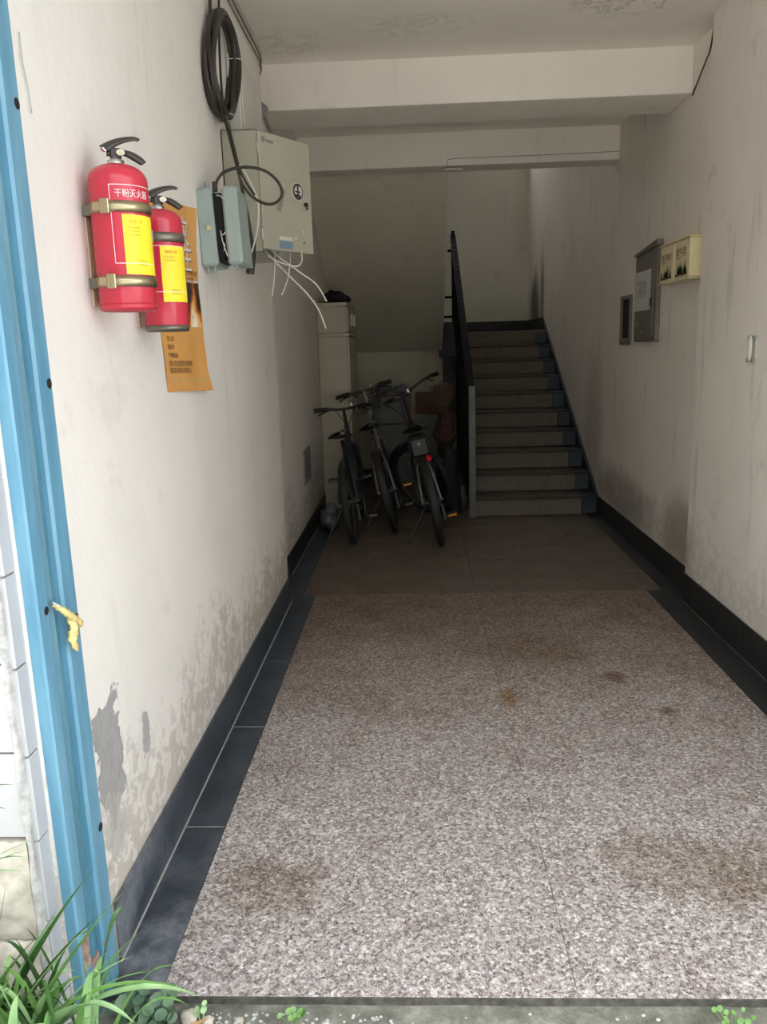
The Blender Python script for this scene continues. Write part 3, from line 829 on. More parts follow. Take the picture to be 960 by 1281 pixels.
# ================================================================== SPLICE BOX, CABLES, CABINET
sb = thing('splice_box', 'green-grey plastic cable splice box gaping open on the left wall', 'junction box', (XL, 2.95, 1.88))
def sbox(x0, x1, name, yy0=2.92, yy1=3.10):
    b = MB(); b.m = Matrix.Translation((XL, 2.95, 1.75)) @ Matrix.Rotation(math.radians(-2), 4, 'Y')
    b.box(x0, x1, yy0 - 2.95, yy1 - 2.95, .0, .265, .008)
    return b.build(name, M['green_grey'], sb)
b0 = sbox(.001, .062, 'base_shell'); b1_ = sbox(.097, .152, 'cover_shell')
MB().box(XL + .006, XL + .088, 2.94, 3.085, 1.765, 2.0, .004).build('dark_tray', M['hole'], sb)
for (x, z) in ((.030, 1.86),): MB().box(XL + x, XL + x + .016, 2.912, 2.924, z + .012, z + .028, .002).build('latch', M['ledge'], b0)
for x in (.015, .040): MB().cyl((XL + x, 2.96, 1.755), (XL + x, 2.96, 1.73), .006, n=10).build('cable_stub', M['green_grey'], sb)
MB().cyl((XL + .118, 2.96, 1.755), (XL + .124, 2.96, 1.738), .008, .003, n=10).build('cable_stub', M['green_grey'], sb)
for x, m_ in ((.028, 'green_grey'), (.058, 'cable')): MB().cyl((XL + x, 2.965, 2.01), (XL + x, 2.965, 2.042), .009, n=10).build('gland', M[m_], sb)
for pts in ([(.076, 2.93, 1.87), (.085, 2.915, 1.83), (.10, 2.91, 1.78)], [(.07, 2.93, 1.99), (.085, 2.915, 1.985), (.097, 2.92, 1.975)], [(.08, 2.93, 1.86), (.088, 2.92, 1.855), (.096, 2.92, 1.865)], [(.082, 2.93, 1.83), (.09, 2.92, 1.82), (.086, 2.92, 1.80)]):
    MB().tube(spline([(XL + p[0], p[1], p[2]) for p in pts], 5), .0018, 6).build('fibre', M['white_plastic'], sb)

# coil of black cable hung high on the wall
cc = thing('cable_coil', 'oval coil of thick black cable hanging high on the left wall', 'cable', (XL + .03, 3.34, 2.56))
random.seed(11)
for k in range(9):
    # the loop follows an oval on the wall, narrower at the top
    ry = .215 + .012 * random.uniform(-1, 1); rz = .185 + .008 * random.uniform(-1, 1)
    oy = random.uniform(-.010, .010); oz = random.uniform(-.008, .008); ox = .015 + .0045 * k
    pts = []
    for i in range(48):
        a = 2 * PI * i / 48
        y = 3.345 + oy + ry * math.cos(a); z = 2.545 + oz + rz * math.sin(a) + .075 * math.cos(a)
        pts.append((XL + ox + .006 * math.sin(a * 3 + k), y, z))
    MB().tube(pts, .0095, 8, closed=True).build('loop', M['cable'], cc)
for (y, z) in ((3.555, 2.63), (3.33, 2.36)):
    MB().tube([(XL + .035 + .032 * math.cos(q_), y + .02 * math.sin(q_), z) for q_ in [PI * i / 6 for i in range(12)]], .0022, 5, closed=True).build('cable_tie', M['white_plastic'], cc)
def cable(pts, r, mat, label, cat='cable', name='cable', group=None, k=8):
    return tag(MB().tube(spline(pts, k), r, 8).build(name, mat), label, cat, group)
cable([at_x(262, -30, XL + .02), at_x(263, 10, XL + .02), at_x(265, 60, XL + .03), at_x(273, 120, XL + .05), at_y(283, 155, 3.27), at_y(296, 205, 3.22), at_y(306, 250, 3.20), at_y(315, 300, 3.2), at_y(316, 335, 3.2)], .0065, M['cable'],
      'thick black cable running down past the coil and behind the splice box')
cable([at_x(274, -30, XL + .02), at_x(274, 10, XL + .02), at_x(275, 70, XL + .03), at_x(279, 125, XL + .05), at_y(288, 165, 3.25), at_y(299, 208, 3.2), at_y(308, 228, 3.1), at_y(318, 243, 3.0)], .0048, M['cable'],
      'thinner black cable beside the thick one, ending at the cabinet edge')
cable([at_y(269, 239, 2.965), at_y(272, 225, 2.97), at_y(283, 214, 3.0), at_y(305, 209, 3.05), at_y(330, 213, 3.1), at_y(347, 226, 3.1), at_y(353, 242, 3.1), at_y(346, 253, 3.08), at_y(333, 255, 3.05), at_y(317, 247, 3.0), at_y(305, 233, 3.0), at_y(299, 220, 3.1)], .0055, M['cable'],
      'black cable looping from the splice box across the cabinet door')
cable([at_y(300, 206, 3.18), at_y(310, 222, 3.18), at_y(322, 250, 3.18), at_y(323, 280, 3.18), at_y(318, 305, 3.18), at_y(313, 320, 3.18)], .0035, M['white_plastic'], 'thin white cable curving along the hinge edge of the cabinet')
bd = thing('cable_bundle_end', 'dark taped end of a cable bundle below the cabinet, right of splice box', 'cable', tuple(at_y(315, 340, 3.2)))
MB().tube([at_y(316, 300, 3.22), at_y(315, 322, 3.22), at_y(313, 343, 3.22)], [.014, .017, .016], 10).build('sleeve', M['cable'], bd)
MB().tube(spline([at_y(307, 312, 3.18), at_y(312, 325, 3.17), at_y(316, 335, 3.17)], 5), .0022, 6).build('white_strand', M['white_plastic'], bd)

cb = thing('electrical_cabinet', 'beige steel electrical cabinet with its door ajar high on the left wall', 'cabinet', (-.68, 3.55, 1.85))
CX0, CX1, CY0, CY1, CZ0, CZ1 = XL + .001, -.612, 3.37, 3.80, 1.845, 2.315
b = MB()
b.box(CX0, CX0 + .004, CY0, CY1, CZ0, CZ1).box(CX0, CX1, CY0, CY0 + .003, CZ0, CZ1).box(CX0, CX1, CY1 - .003, CY1, CZ0, CZ1).box(CX0, CX1, CY0, CY1, CZ0, CZ0 + .003).box(CX0, CX1, CY0, CY1, CZ1 - .003, CZ1)
b.build('body', M['cream_side'], cb)
MB().box(CX0 + .01, CX1 - .03, CY0 + .05, CY1 - .06, CZ0 + .06, CZ1 - .08, .004).build('inner_device', M['tubgrey'], cb)
for z in (CZ0 + .07, CZ1 - .07): MB().cyl((CX1 + .004, CY0 - .003, z - .02), (CX1 + .004, CY0 - .003, z + .02), .004, n=10).build('hinge', M['steel'], cb)
DM = Matrix.Translation((CX1 + .004, CY0, CZ0)) @ Matrix.Rotation(math.radians(-33), 4, 'Z')   # local y along the door
def dmb():
    q = MB(); q.m = DM; return q
DL = .315; DH = CZ1 - CZ0
dr = dmb().box(-.012, .006, 0.001, DL, .012, DH - .004, .003).build('door', M['cream'], cb)
lk = dmb().cyl((.006, DL * .705, DH * .555), (.011, DL * .705, DH * .555), .036, n=28)
lk.m = DM; l0 = lk.build('warning_disc', M['white_plastic'], dr)
w = dmb()
for i in range(26):       # black swirl on the disc
    a = 2 * PI * i / 26
    r0, r1 = (.024, .033) if 3 < i < 22 else (.027, .033)
    a2 = 2 * PI * (i + 1) / 26
    w.add([(.0114, DL * .705 + r_ * math.cos(q), DH * .555 + r_ * math.sin(q)) for r_, q in ((r0, a), (r1, a), (r1, a2), (r0, a2))], [(0, 1, 2, 3)])
w.box(.011, .0118, DL * .705 - .005, DL * .705 + .004, DH * .555 - .022, DH * .555 + .03)
w.box(.011, .0118, DL * .705 - .018, DL * .705 + .016, DH * .555 - .004, DH * .555 + .002)
w.box(.011, .0118, DL * .705 - .018, DL * .705 + .016, DH * .555 - .022, DH * .555 - .012)
w.build('black_emblem', M['warn'], dr)
dmb().cyl((.006, DL * .86, DH * .455), (.016, DL * .86, DH * .455), .009, n=12).box(.014, .019, DL * .86 - .004, DL * .86 + .004, DH * .455 - .022, DH * .455 + .004, .001).build('door_lock', M['warn'], dr)
dmb().box(.006, .0068, DL * .30, DL * .56, .022, .052).build('blue_sticker', M['blue_sticker'], dr)
dmb().box(.006, .0068, DL * .30, DL * .56, .056, .070).build('white_sticker', M['white_plastic'], dr)
for k, (yy, zz) in enumerate(((.62, .07), (.80, .055), (.76, .10))): dmb().cyl((.006, DL * yy, zz), (.011, DL * yy, zz), .006, n=8).build('knob', M['white_plastic'] if k != 1 else M['grey_sticker'], dr)
dmb().cyl((.006, DL * .09, DH * .93), (.007, DL * .09, DH * .93), .012, n=14).box(.006, .007, DL * .14, DL * .27, DH * .91, DH * .935).build('maker_mark', M['grey_sticker'], dr)
dmb().add([(.0072, DL * .27, .175), (.0072, DL * .35, .165), (.0072, DL * .47, .255), (.0072, DL * .42, .262)], [(0, 1, 2, 3)]).build('tape_strip', M['grey_sticker'], dr)
# white cables hanging out of its bottom
WC = [
    [(326, 306, 3.50), (340, 322, 3.5), (362, 345, 3.5), (385, 368, 3.5), (399, 388, 3.52), (408, 411, 3.55)],
    [(331, 305, 3.50), (350, 322, 3.5), (376, 341, 3.5), (396, 356, 3.52), (409, 377, 3.55)],
    [(328, 306, 3.50), (336, 320, 3.5), (356, 330, 3.5), (372, 333, 3.5), (378, 326, 3.52), (377, 314, 3.55)],
    [(345, 298, 3.52), (344, 312, 3.55), (344, 330, 3.55), (343, 350, 3.55), (341, 370, 3.55)],
    [(363, 300, 3.56), (363, 315, 3.6), (363, 330, 3.6), (360, 350, 3.6), (353, 369, 3.6)]]
WL = ['longest white cable springing out below the cabinet', 'second long white cable arching out below the cabinet', 'white cable looping back up under the cabinet door', 'white cable hanging straight below the cabinet', 'white cable hanging and bending left below the cabinet']
for p, l in zip(WC, WL):
    cable([at_y(*q) for q in p], .0032, M['white_plastic'], l, group='white cables under the electrical cabinet')
# white trunking box above the cabinet
wbx = thing('white_box', 'white plastic trunking box on the wall just above the beige cabinet', 'junction box', (XL, 3.85, 2.35))
MB().box(XL + .001, XL + .055, 3.55, 3.90, 2.34, 2.66, .006).build('box_body', M['white_plastic'], wbx)
MB().box(XL + .056, XL + .062, 3.56, 3.89, 2.36, 2.64, .003).build('lid', M['white_plastic'], wbx)
# grey wires along the ceiling corner
for i, (za, dx, rr, lb) in enumerate(((2.955, .012, .006, 'upper grey wire along the left ceiling corner'), (2.925, .010, .005, 'middle grey wire along the left ceiling corner'), (2.89, .009, .004, 'lower grey wire along the left ceiling corner'))):
    cable([(XL + dx, 1.75, za), (XL + dx, 2.5, za - .01), (XL + dx, 3.3, za), (XL + dx, 4.0, za - .006), (XL + dx, 4.36, za - .02), (XL - .02, 4.46, za - .05), (XLr + .012, 4.66, 2.80 - .02 * i)], rr, M['grey_metal'] if i else M['white_plastic'], lb, group='wires along the left ceiling corner')
mt = thing('cable_funnel', 'small grey cable clamp where the left wall meets the nearer beam', 'bracket', (XLr + .03, 4.6, 2.72))
p0 = at_y(313, 118, 4.35); p1 = at_y(327, 140, 4.45)
MB().cyl(p0, p1, .012, .042, n=12).build('funnel', M['grey_plate'], mt)
MB().tube(spline([p1, at_y(333, 152, 4.6), at_y(340, 168, 4.68), at_y(342, 178, 4.68)], 5), .012, 8).build('pipe', M['grey_plate'], mt)

# ================================================================== RIGHT WALL
def milk_box(y0, y1, label, v):
    t = thing('milk_box', label, 'delivery box', (1.5, y0, 1.76), 'cream delivery boxes on the right wall')
    x0, x1, z0, z1 = 1.468, XRr - .001, 1.765, 1.968
    MB().box(x0, x1, y0, y1, z0, z1, .006).build('body', M['milk'], t)
    MB().box(x0 - .008, x1, y0 - .003, y1 + .003, z0 - .012, z0 - .001, .003).build('base_lip', M['ledge'], t)
    MB().box(x0 - .006, x1, y0 - .002, y1 + .002, z1 + .001, z1 + .008, .002).build('lid', M['milk'], t)
    # printed front: dark heading, green grass over a black strip
    f = x0 - .0008
    w_ = y1 - y0
    pc = MB().box(f, x0 + .001, y0 + .03, y1 - .012, z0 + .012, z1 - .03).build('printed_panel', M['milk'], t)
    h = MB()
    random.seed(v)
    for i in range(26):
        yy = y0 + .04 + (w_ - .07) * random.random(); hh = random.uniform(.025, .075) * (1 if abs(yy - (y0 + y1) / 2) < .07 else .6)
        h.add([(f - .0006, yy - .010, z0 + .022), (f - .0006, yy + .010, z0 + .022), (f - .0006, yy + random.uniform(-.01, .01), z0 + .022 + hh)], [(0, 1, 2)])
    h.build('green_print', M['print_green'], pc)
    MB().box(f - .0008, f, y0 + .034, y1 - .016, z0 + .014, z0 + .026).build('black_print', M['ink'], pc)
    mw = Matrix.Translation((f - .001, y1 - .03, z0 + .118)) @ Matrix(((0, 0, -1, 0), (-1, 0, 0, 0), (0, 1, 0, 0), (0, 0, 0, 1)))
    text('鲜牛奶' if v == 1 else '每日鲜奶', .055 if v == 1 else .045, M['ink'], 'dark_lettering', pc, mw)
    mw = Matrix.Translation((f - .001, y1 - .035, z0 + .100)) @ Matrix(((0, 0, -1, 0), (-1, 0, 0, 0), (0, 1, 0, 0), (0, 0, 0, 1)))
    text('送奶到户', .02, M['leaf_dark'], 'green_lettering', pc, mw)
milk_box(4.385, 4.635, 'nearer cream yellow milk delivery box with green print on the right wall', 1)
milk_box(4.645, 4.895, 'farther cream yellow milk delivery box, beside the grey meter cover', 2)
gm = thing('meter_cover', 'taupe grey metal meter cover with a pasted notice on right wall', 'meter box', (1.54, 5.36, 1.43))
fx = XRr - .030
MB().box(fx, XRr - .001, 5.12, 5.60, 1.43, 2.005, .004).build('case', M['grey_metal'], gm)
MB().prism([(5.10, 2.010), (5.60, 1.985), (5.60, 2.0), (5.10, 2.045)], 'x', fx - .012, XRr - .001).build('sloping_top', M['grey_metal'], gm)
MB().box(fx - .006, fx + .001, 5.17, 5.57, 1.47, 1.97, .003).build('door', M['grey_metal'], gm)
no = MB().box(fx - .0078, fx - .006, 5.22, 5.56, 1.63, 1.88).build('paper_notice', M['paper'], gm); tag(no, 'white paper notice with two grey lines')
for i, s in enumerate(('严禁堆放', '注意安全')):
    mw = Matrix.Translation((fx - .0084, 5.53, 1.775 - .055 * i)) @ Matrix(((0, 0, -1, 0), (-1, 0, 0, 0), (0, 1, 0, 0), (0, 0, 0, 1)))
    text(s, .055, M['grey_sticker'], 'notice_lettering', no, mw)
MB().box(fx - .014, fx - .006, 5.185, 5.215, 1.65, 1.70, .002).build('latch', M['warn'], gm)
for (y, z, h_) in ((5.50, 1.53, .05), (5.40, 1.48, .035)): MB().add([(fx - .0066, y - .012, z), (fx - .0066, y + .014, z + .004), (fx - .0066, y + .004, z + h_)], [(0, 1, 2)]).build('paint_drip', M['paper'], gm)
nc = thing('wall_niche', 'small grey framed opening with dark inside, beyond the meter cover', 'wall box', (1.54, 5.9, 1.41))
q = MB()
for (a, b_, c, d) in ((5.76, 5.80, 1.41, 1.755), (6.00, 6.035, 1.41, 1.755), (5.80, 6.0, 1.41, 1.455), (5.80, 6.0, 1.725, 1.755)): q.box(XRr - .016, XRr - .001, a, b_, c, d, .002)
q.build('frame', M['grey_metal'], nc)
MB().box(XRr - .004, XRr - .001, 5.80, 6.0, 1.455, 1.725).build('dark_inside', M['hole'], nc)
hk = thing('wall_clip', 'small white curled bracket with grey ends on the right pier', 'bracket', (XR, 3.58, 1.39))
P = spline([(XR - .004, 3.63, 1.44), (XR - .016, 3.585, 1.44), (XR - .020, 3.57, 1.39), (XR - .016, 3.585, 1.345), (XR - .004, 3.63, 1.345)], 5)
MB().tube(P, .010, 8, flat=.45).build('curl', M['white_plastic'], hk)
MB().box(XR - .012, XR - .001, 3.55, 3.625, 1.432, 1.448, .002).box(XR - .012, XR - .001, 3.56, 3.63, 1.335, 1.352, .002).build('grey_end', M['grey_plate'], hk)
MB().box(XR - .005, XR - .0008, 3.55, 3.56, 1.35, 1.432).build('white_edge', M['paper'], hk)
vn = thing('wall_vent', 'small dull grey plate low on the left wall before the bicycles', 'vent', (XLr, 5.9, .44))
MB().box(XLr + .001, XLr + .012, 5.76, 6.10, .45, .705, .003).build('plate', M['grey_plate'], vn)
for k in range(5): MB().box(XLr + .0115, XLr + .015, 5.79, 6.07, .49 + .042 * k, .505 + .042 * k, .001).build('slat', M['grey_plate'], vn)

# ================================================================== LOCKER
lc = thing('steel_locker', 'tall beige steel filing cupboard against the left wall behind the bicycles', 'cupboard', (-.7, 7.5, 0))
lx0, lx1 = XLr + .003, -.575
MB().box(lx0, lx1, 7.02, 7.92, .002, 1.545, .004).build('lower_body', M['locker'], lc)
MB().box(lx0, lx1 + .02, 7.0, 7.94, 1.545, 1.57, .004).build('middle_plinth', M['locker'], lc)
MB().box(lx0, lx1, 7.02, 7.92, 1.572, 1.80, .004).build('upper_body', M['locker'], lc)
MB().box(lx0, lx1 + .012, 7.005, 7.935, 1.80, 1.832, .004).build('top_panel', M['locker'], lc)
for a, b_ in ((7.03, 7.468), (7.472, 7.91)):
    d = MB().box(lx1, lx1 + .016, a, b_, .06, 1.535, .003).build('door', M['locker'], lc)
    MB().box(lx1 + .016, lx1 + .034, (7.43 if a < 7.4 else 7.50), (7.44 if a < 7.4 else 7.51), .85, .97, .002).build('handle', M['steel'], d)
    d = MB().box(lx1, lx1 + .016, a, b_, 1.585, 1.79, .003).build('upper_door', M['locker'], lc)
    MB().box(lx1 + .016, lx1 + .034, (7.30 if a < 7.4 else 7.60), (7.31 if a < 7.4 else 7.61), 1.64, 1.74, .002).build('handle', M['paper'], d)
tag(MB().sphere((-.69, 7.28, 1.892), (.10, .16, .058), 16, 8, .55).sphere((-.63, 7.45, 1.878), (.07, .12, .045), 12, 6, .5).build('dark_bundle', M['blackbag']), 'crumpled dark bundle on top of the tall beige cupboard', 'bag')

# ================================================================== BICYCLES
def bicycle(label, rear, yaw, lean, steer, frame_mat, stay_mat, wheel_r=.33, bar_w=.56, bar_z=1.0, saddle_z=.84, bag=False, fenders=False, amber=False, basket=False, flat_bar=True, saddle_yaw=0, group='bicycles under the upper stairs', wb=1.05):
    t = thing('bicycle', label, 'bicycle', (rear[0], rear[1], 0), group)
    base = Matrix.Translation((rear[0], rear[1], 0)) @ Matrix.Rotation(PI / 2 + yaw, 4, 'Z') @ Matrix.Rotation(-lean, 4, 'X')
    r = wheel_r; tw = .024
    A = Vector((0, 0, r)); B = Vector((.44, 0, .27)); F = Vector((wb, 0, r))
    ST = Vector((.27, 0, .66)); SD = Vector((.22, 0, saddle_z)); HT = Vector((wb - .16, 0, .82)); HB = Vector((wb - .12, 0, .68)); BC = Vector((wb - .21, 0, bar_z))
    ax = (HT - HB).normalized()
    stm = Matrix.Translation(HB) @ Matrix.Rotation(steer, 4, ax) @ Matrix.Translation(-HB)
    def mb(st=False):
        q = MB(); q.m = base @ stm if st else base.copy(); return q
    def wheel(c, name, st):
        q = mb(st)
        q.tube([(c.x + (r - tw) * math.cos(2 * PI * i / 48), 0, c.z + (r - tw) * math.sin(2 * PI * i / 48)) for i in range(48)], tw, 10, closed=True)
        ty = q.build(name, M['tyre'], t)
        q = mb(st)
        q.tube([(c.x + (r - tw * 2.1) * math.cos(2 * PI * i / 40), 0, c.z + (r - tw * 2.1) * math.sin(2 * PI * i / 40)) for i in range(40)], .010, 6, closed=True)
        q.cyl((c.x, -.05, c.z), (c.x, .05, c.z), .016, n=12)
        q.build('rim', M['rim'], ty)
        q = mb(st)
        for i in range(28):
            a = 2 * PI * i / 28; s = .03 if i % 2 else -.03
            a2 = a + (.35 if (i // 2) % 2 else -.35)
            q.cyl((c.x + .014 * math.cos(a2), s, c.z + .014 * math.sin(a2)), (c.x + (r - .055) * math.cos(a), 0, c.z + (r - .055) * math.sin(a)), .0014, n=4, caps=False)
        q.build('spokes', M['rim'], ty)
    wheel(A, 'rear_wheel', False); wheel(F, 'front_wheel', True)
    q = mb()
    q.cyl(B, ST, .017).cyl(ST + Vector((0, 0, -.04)), HT + Vector((-.01, 0, -.02)), .016).cyl(B, HB, .021).cyl(HB, HT, .022)
    for s in (-1, 1): q.cyl(B + Vector((0, s * .02, 0)), A + Vector((0, s * .065, 0)), .010)
    q.build('frame', frame_mat, t)
    for s in (-1, 1):
        q = mb(); q.tube(spline([ST + Vector((0, s * .02, -.05)), Vector((.13, s * .05, .55)), A + Vector((0, s * .07, 0))], 4), .0095, 8)
        q.build('seat_stay', stay_mat, t)
    q = mb(True)
    q.cyl(HB + Vector((.002, 0, .0)), HB + Vector((.005, 0, -.03)), .024)
    for s in (-1, 1):
        q.tube(spline([HB + Vector((.006, s * .012, -.02)), HB + Vector((.02, s * .055, -.06)), F + Vector((-.02, s * .058, .12)), F + Vector((0, s * .058, 0))], 4), [.013] * 8 + [.012, .011, .010, .009, .009][:5], 8)
    q.build('fork', frame_mat, t)
    # stem and bar
    q = mb(True); q.cyl(HT, HT + ax * .07, .014).tube([HT + ax * .07, BC], .014, 10); q.build('stem', M['chrome'] if basket else M['plastic_black'], t)
    w = bar_w / 2
    if flat_bar: P = [BC + Vector((-.05, -w, .015)), BC + Vector((-.02, -w * .55, .012)), BC + Vector((0, -w * .2, 0)), BC + Vector((0, w * .2, 0)), BC + Vector((-.02, w * .55, .012)), BC + Vector((-.05, w, .015))]
    else: P = [BC + Vector((-.20, -w, .06)), BC + Vector((-.10, -w * .98, .06)), BC + Vector((.0, -w * .6, .03)), BC, BC + Vector((.0, w * .6, .03)), BC + Vector((-.10, w * .98, .06)), BC + Vector((-.20, w, .06))]
    q = mb(True); q.tube(spline(P, 6), .012, 8); hb = q.build('handlebar', M['plastic_black'], t)
    for s in (-1, 1):
        e0 = P[0] if s < 0 else P[-1]; e1 = P[1] if s < 0 else P[-2]
        q = mb(True); q.tube([e0, e0.lerp(e1, .35), e0.lerp(e1, .7) if not flat_bar else e0.lerp(e1, 1.0)], [.0195, .018, .0185], 12); q.build('grip', M['black'], hb)
        q = mb(True); q.tube(spline([e1 + Vector((.02, 0, -.01)), e1.lerp(e0, .4) + Vector((.05, 0, -.03)), e1.lerp(e0, .85) + Vector((.055, 0, -.045))], 4), .0065, 6)
        q.cyl(e1 + Vector((.0, 0, 0)), e1 + Vector((.03, 0, -.012)), .014); q.build('brake_lever', M['plastic_black'], hb)
        q = mb(True); q.tube(spline([e1 + Vector((.03, 0, -.01)), BC + Vector((.12, s * .10, .0)), BC + Vector((.10, s * .02, -.12)), HT + Vector((.03, 0, -.02))], 6), .0035, 6); q.build('brake_cable', M['black'], hb)
    q = mb(True); q.cyl(BC + Vector((-.01, -.07, .018)), BC + Vector((-.01, -.07, .045)), .019, .012, n=14); q.build('bell', M['chrome'], hb)
    # saddle
    q = mb(); q.cyl(ST, SD + Vector((0, 0, -.045)), .0135); q.build('seat_post', M['chrome'] if stay_mat is M['bk_silver'] else M['plastic_black'], t)
    q = mb(); q.m = base @ Matrix.Translation(SD) @ Matrix.Rotation(saddle_yaw, 4, 'Z')
    def sad(u, v):
        x = -.13 + .28 * u
        half = .078 * (1 - max(0, u - .25) / .75) ** 1.2 + .018
        if u < .06: half *= .6 + u * 6.6
        a = PI * v
        return (x, half * math.cos(a), .012 * (1 - math.sin(u * PI)) + (.034 + .012 * (1 - u)) * math.sin(a) - .018)
    q.sheet(sad, 18, 12)
    q.sheet(lambda u, v: (-.125 + .27 * u, ((.078 * (1 - max(0, u - .25) / .75) ** 1.2 + .018) * (2 * v - 1)) * .97, -.020 + .010 * (1 - math.sin(u * PI))), 12, 4)
    q.build('saddle', M['saddle'], t)
    if bag:
        q = mb(); q.box(-.04, .14, -.075, .075, saddle_z - .19, saddle_z - .03, .025); q.build('saddle_bag', M['saddle'], t)
        q = mb(); q.cyl((-.045, .0, saddle_z - .085), (-.038, .0, saddle_z - .085), .014, n=12); q.build('light_lens', M['whitebag'], t)
    q = mb()
    if bag: q.cyl((-.02, -.045, saddle_z - .20), (-.05, -.045, saddle_z - .205), .020, n=14).cyl((.1, 0, .62), (-.02, -.045, saddle_z - .20), .006, n=8)
    else: q.cyl((.15, -.02, .60), (.135, -.02, .595), .014, n=14)
    q.build('rear_reflector', M['reflector'] if bag else M['black'], t)
    # drive train (right side = -y)
    q = mb(); q.cyl(B + Vector((0, -.055, 0)), B + Vector((0, -.06, 0)), .085, n=28).cyl(B + Vector((0, -.07, 0)), B + Vector((0, .07, 0)), .018)
    cr = q.build('chainring', M['rim'], t)
    q = mb(); c1 = B + Vector((-.05, -.085, -.15)); c2 = B + Vector((.05, .085, .15))
    q.cyl(B + Vector((0, -.075, 0)), c1, .010).cyl(B + Vector((0, .075, 0)), c2, .010); q.build('crank_arm', M['plastic_black'], cr)
    for c, s in ((c1, -1), (c2, 1)):
        q = mb(); q.box(c.x - .045, c.x + .045, min(c.y + s * .01, c.y + s * .10), max(c.y + s * .01, c.y + s * .10), c.z - .012, c.z + .012, .004); pd = q.build('pedal', M['black'], t)
        q = mb(); q.box(c.x - .049, c.x - .045, min(c.y + s * .025, c.y + s * .09), max(c.y + s * .025, c.y + s * .09), c.z - .008, c.z + .008); q.build('pedal_reflector', M['amber'] if amber else M['whitebag'], pd)
    q = mb()
    q.tube([B + Vector((0, -.058, .085)), A + Vector((0, -.058, .035)), A + Vector((-.035, -.058, 0)), A + Vector((0, -.058, -.035)), B + Vector((0, -.058, -.085)), B + Vector((.085, -.058, 0))], .005, 5, closed=True)
    q.build('chain', M['rim'], t)
    q = mb(); q.cyl(A + Vector((0, -.04, 0)), A + Vector((0, -.058, 0)), .045, .03, n=20).box(A.x - .03, A.x + .01, -.075, -.055, A.z - .15, A.z - .02, .004).cyl(A + Vector((0, -.05, 0)), A + Vector((0, -.085, 0)), .012); q.build('rear_gears', M['rim'], t)
    if fenders:
        for c, st_, a0, a1, nm in ((A, False, 35, 200, 'rear_fender'), (F, True, 20, 160, 'front_fender')):
            q = mb(st_)
            def fen(u, v, c=c, a0=a0, a1=a1):
                a = math.radians(a0 + (a1 - a0) * u); b = (v - .5) * PI
                rr = r + .012 + .012 * math.cos(b)
                return (c.x + rr * math.cos(a), .032 * math.sin(b), c.z + rr * math.sin(a))
            q.sheet(fen, 24, 6); q.build(nm, M['black'], t)
    # side stand on the left, foot on the floor
    k0 = base @ Vector((.16, .05, .28)); left = (base.to_3x3() @ Vector((0, 1, 0))); left.z = 0; left.normalize()
    k1 = Vector((k0.x, k0.y, 0.012)) + left * .13 + Vector((0, -.10, 0))
    q = MB(); q.tube([k0, k0.lerp(k1, .9), k1], [.009, .0085, .010], 8).sphere(k1, (.018, .018, .012), 8, 6); q.build('kickstand', M['plastic_black'], t)
    if basket:
        q = mb(True)
        for i in range(7):
            z = BC.z - .20 + .03 * i; w2 = .11 + .008 * i
            q.tube([(BC.x + .09, -w2, z), (BC.x + .30, -w2, z), (BC.x + .30, w2, z), (BC.x + .09, w2, z)], .003, 5, closed=True)
        for i in range(9):
            for yy in (-.11, .11): q.cyl((BC.x + .09 + .026 * i, yy, BC.z - .2), (BC.x + .09 + .026 * i, yy * 1.4, BC.z - .02), .002, n=4)
            q.cyl((BC.x + .30, -.11 + .0275 * i, BC.z - .2), (BC.x + .30, -.15 + .0375 * i, BC.z - .02), .002, n=4)
        q.build('basket', M['rim'], t)
    return t
bicycle('bicycle nearest the stairs, red rear reflector, leaning left with its front wheel turned', (.185, 5.66), math.radians(3), math.radians(12), math.radians(42), M['bk_green'], M['bk_silver'],
        bag=True, fenders=True, amber=True, bar_w=.54, bar_z=1.06, saddle_z=.86, flat_bar=False)
bicycle('bicycle closest to the left wall, dark, with straight handlebar reaching the cupboard', (-.47, 5.76), math.radians(0.5), math.radians(6.5), math.radians(-3), M['bk_blue'], M['bk_blue'],
        bar_w=.47, bar_z=.96, saddle_z=.80, wheel_r=.32, wb=.95)
bicycle('bicycle in the middle behind the other two, silver frame, handlebar turned up right', (-.16, 6.12), math.radians(2), math.radians(13), math.radians(8), M['bk_silver'], M['bk_silver'],
        bar_w=.50, bar_z=1.10, saddle_z=.84, fenders=True, basket=True)

# ================================================================== CLUTTER UNDER THE STAIRS
def crate(x0, x1, y0, y1, z0, z1, label):
    t = thing('storage_tub', label, 'crate', ((x0 + x1) / 2, (y0 + y1) / 2, z0), 'grey storage tubs behind the bicycles')
    b = MB()
    b.box(x0, x1, y0, y0 + .006, z0, z1).box(x0, x1, y1 - .006, y1, z0, z1).box(x0, x0 + .006, y0, y1, z0, z1).box(x1 - .006, x1, y0, y1, z0, z1).box(x0, x1, y0, y1, z0, z0 + .006)
    for i in range(4): b.box(x0 + (x1 - x0) * (.14 + .24 * i), x0 + (x1 - x0) * (.18 + .24 * i), y0 - .006, y0, z0 + .02, z1 - .04)
    b.build('tub_body', M['tubgrey'], t)
    MB().box(x0 - .012, x1 + .012, y0 - .012, y1 + .012, z1 - .03, z1, .004).build('lid', M['tubgrey'], t)
crate(-.46, -.02, 8.3, 8.75, .002, .33, 'grey plastic tub at the bottom of the stack behind the bicycles')
crate(-.45, -.03, 8.31, 8.74, .335, .64, 'grey plastic tub in the middle of the stack behind the bicycles')
crate(-.44, -.04, 8.32, 8.73, .645, .93, 'grey plastic tub on top of the stack behind the bicycles')
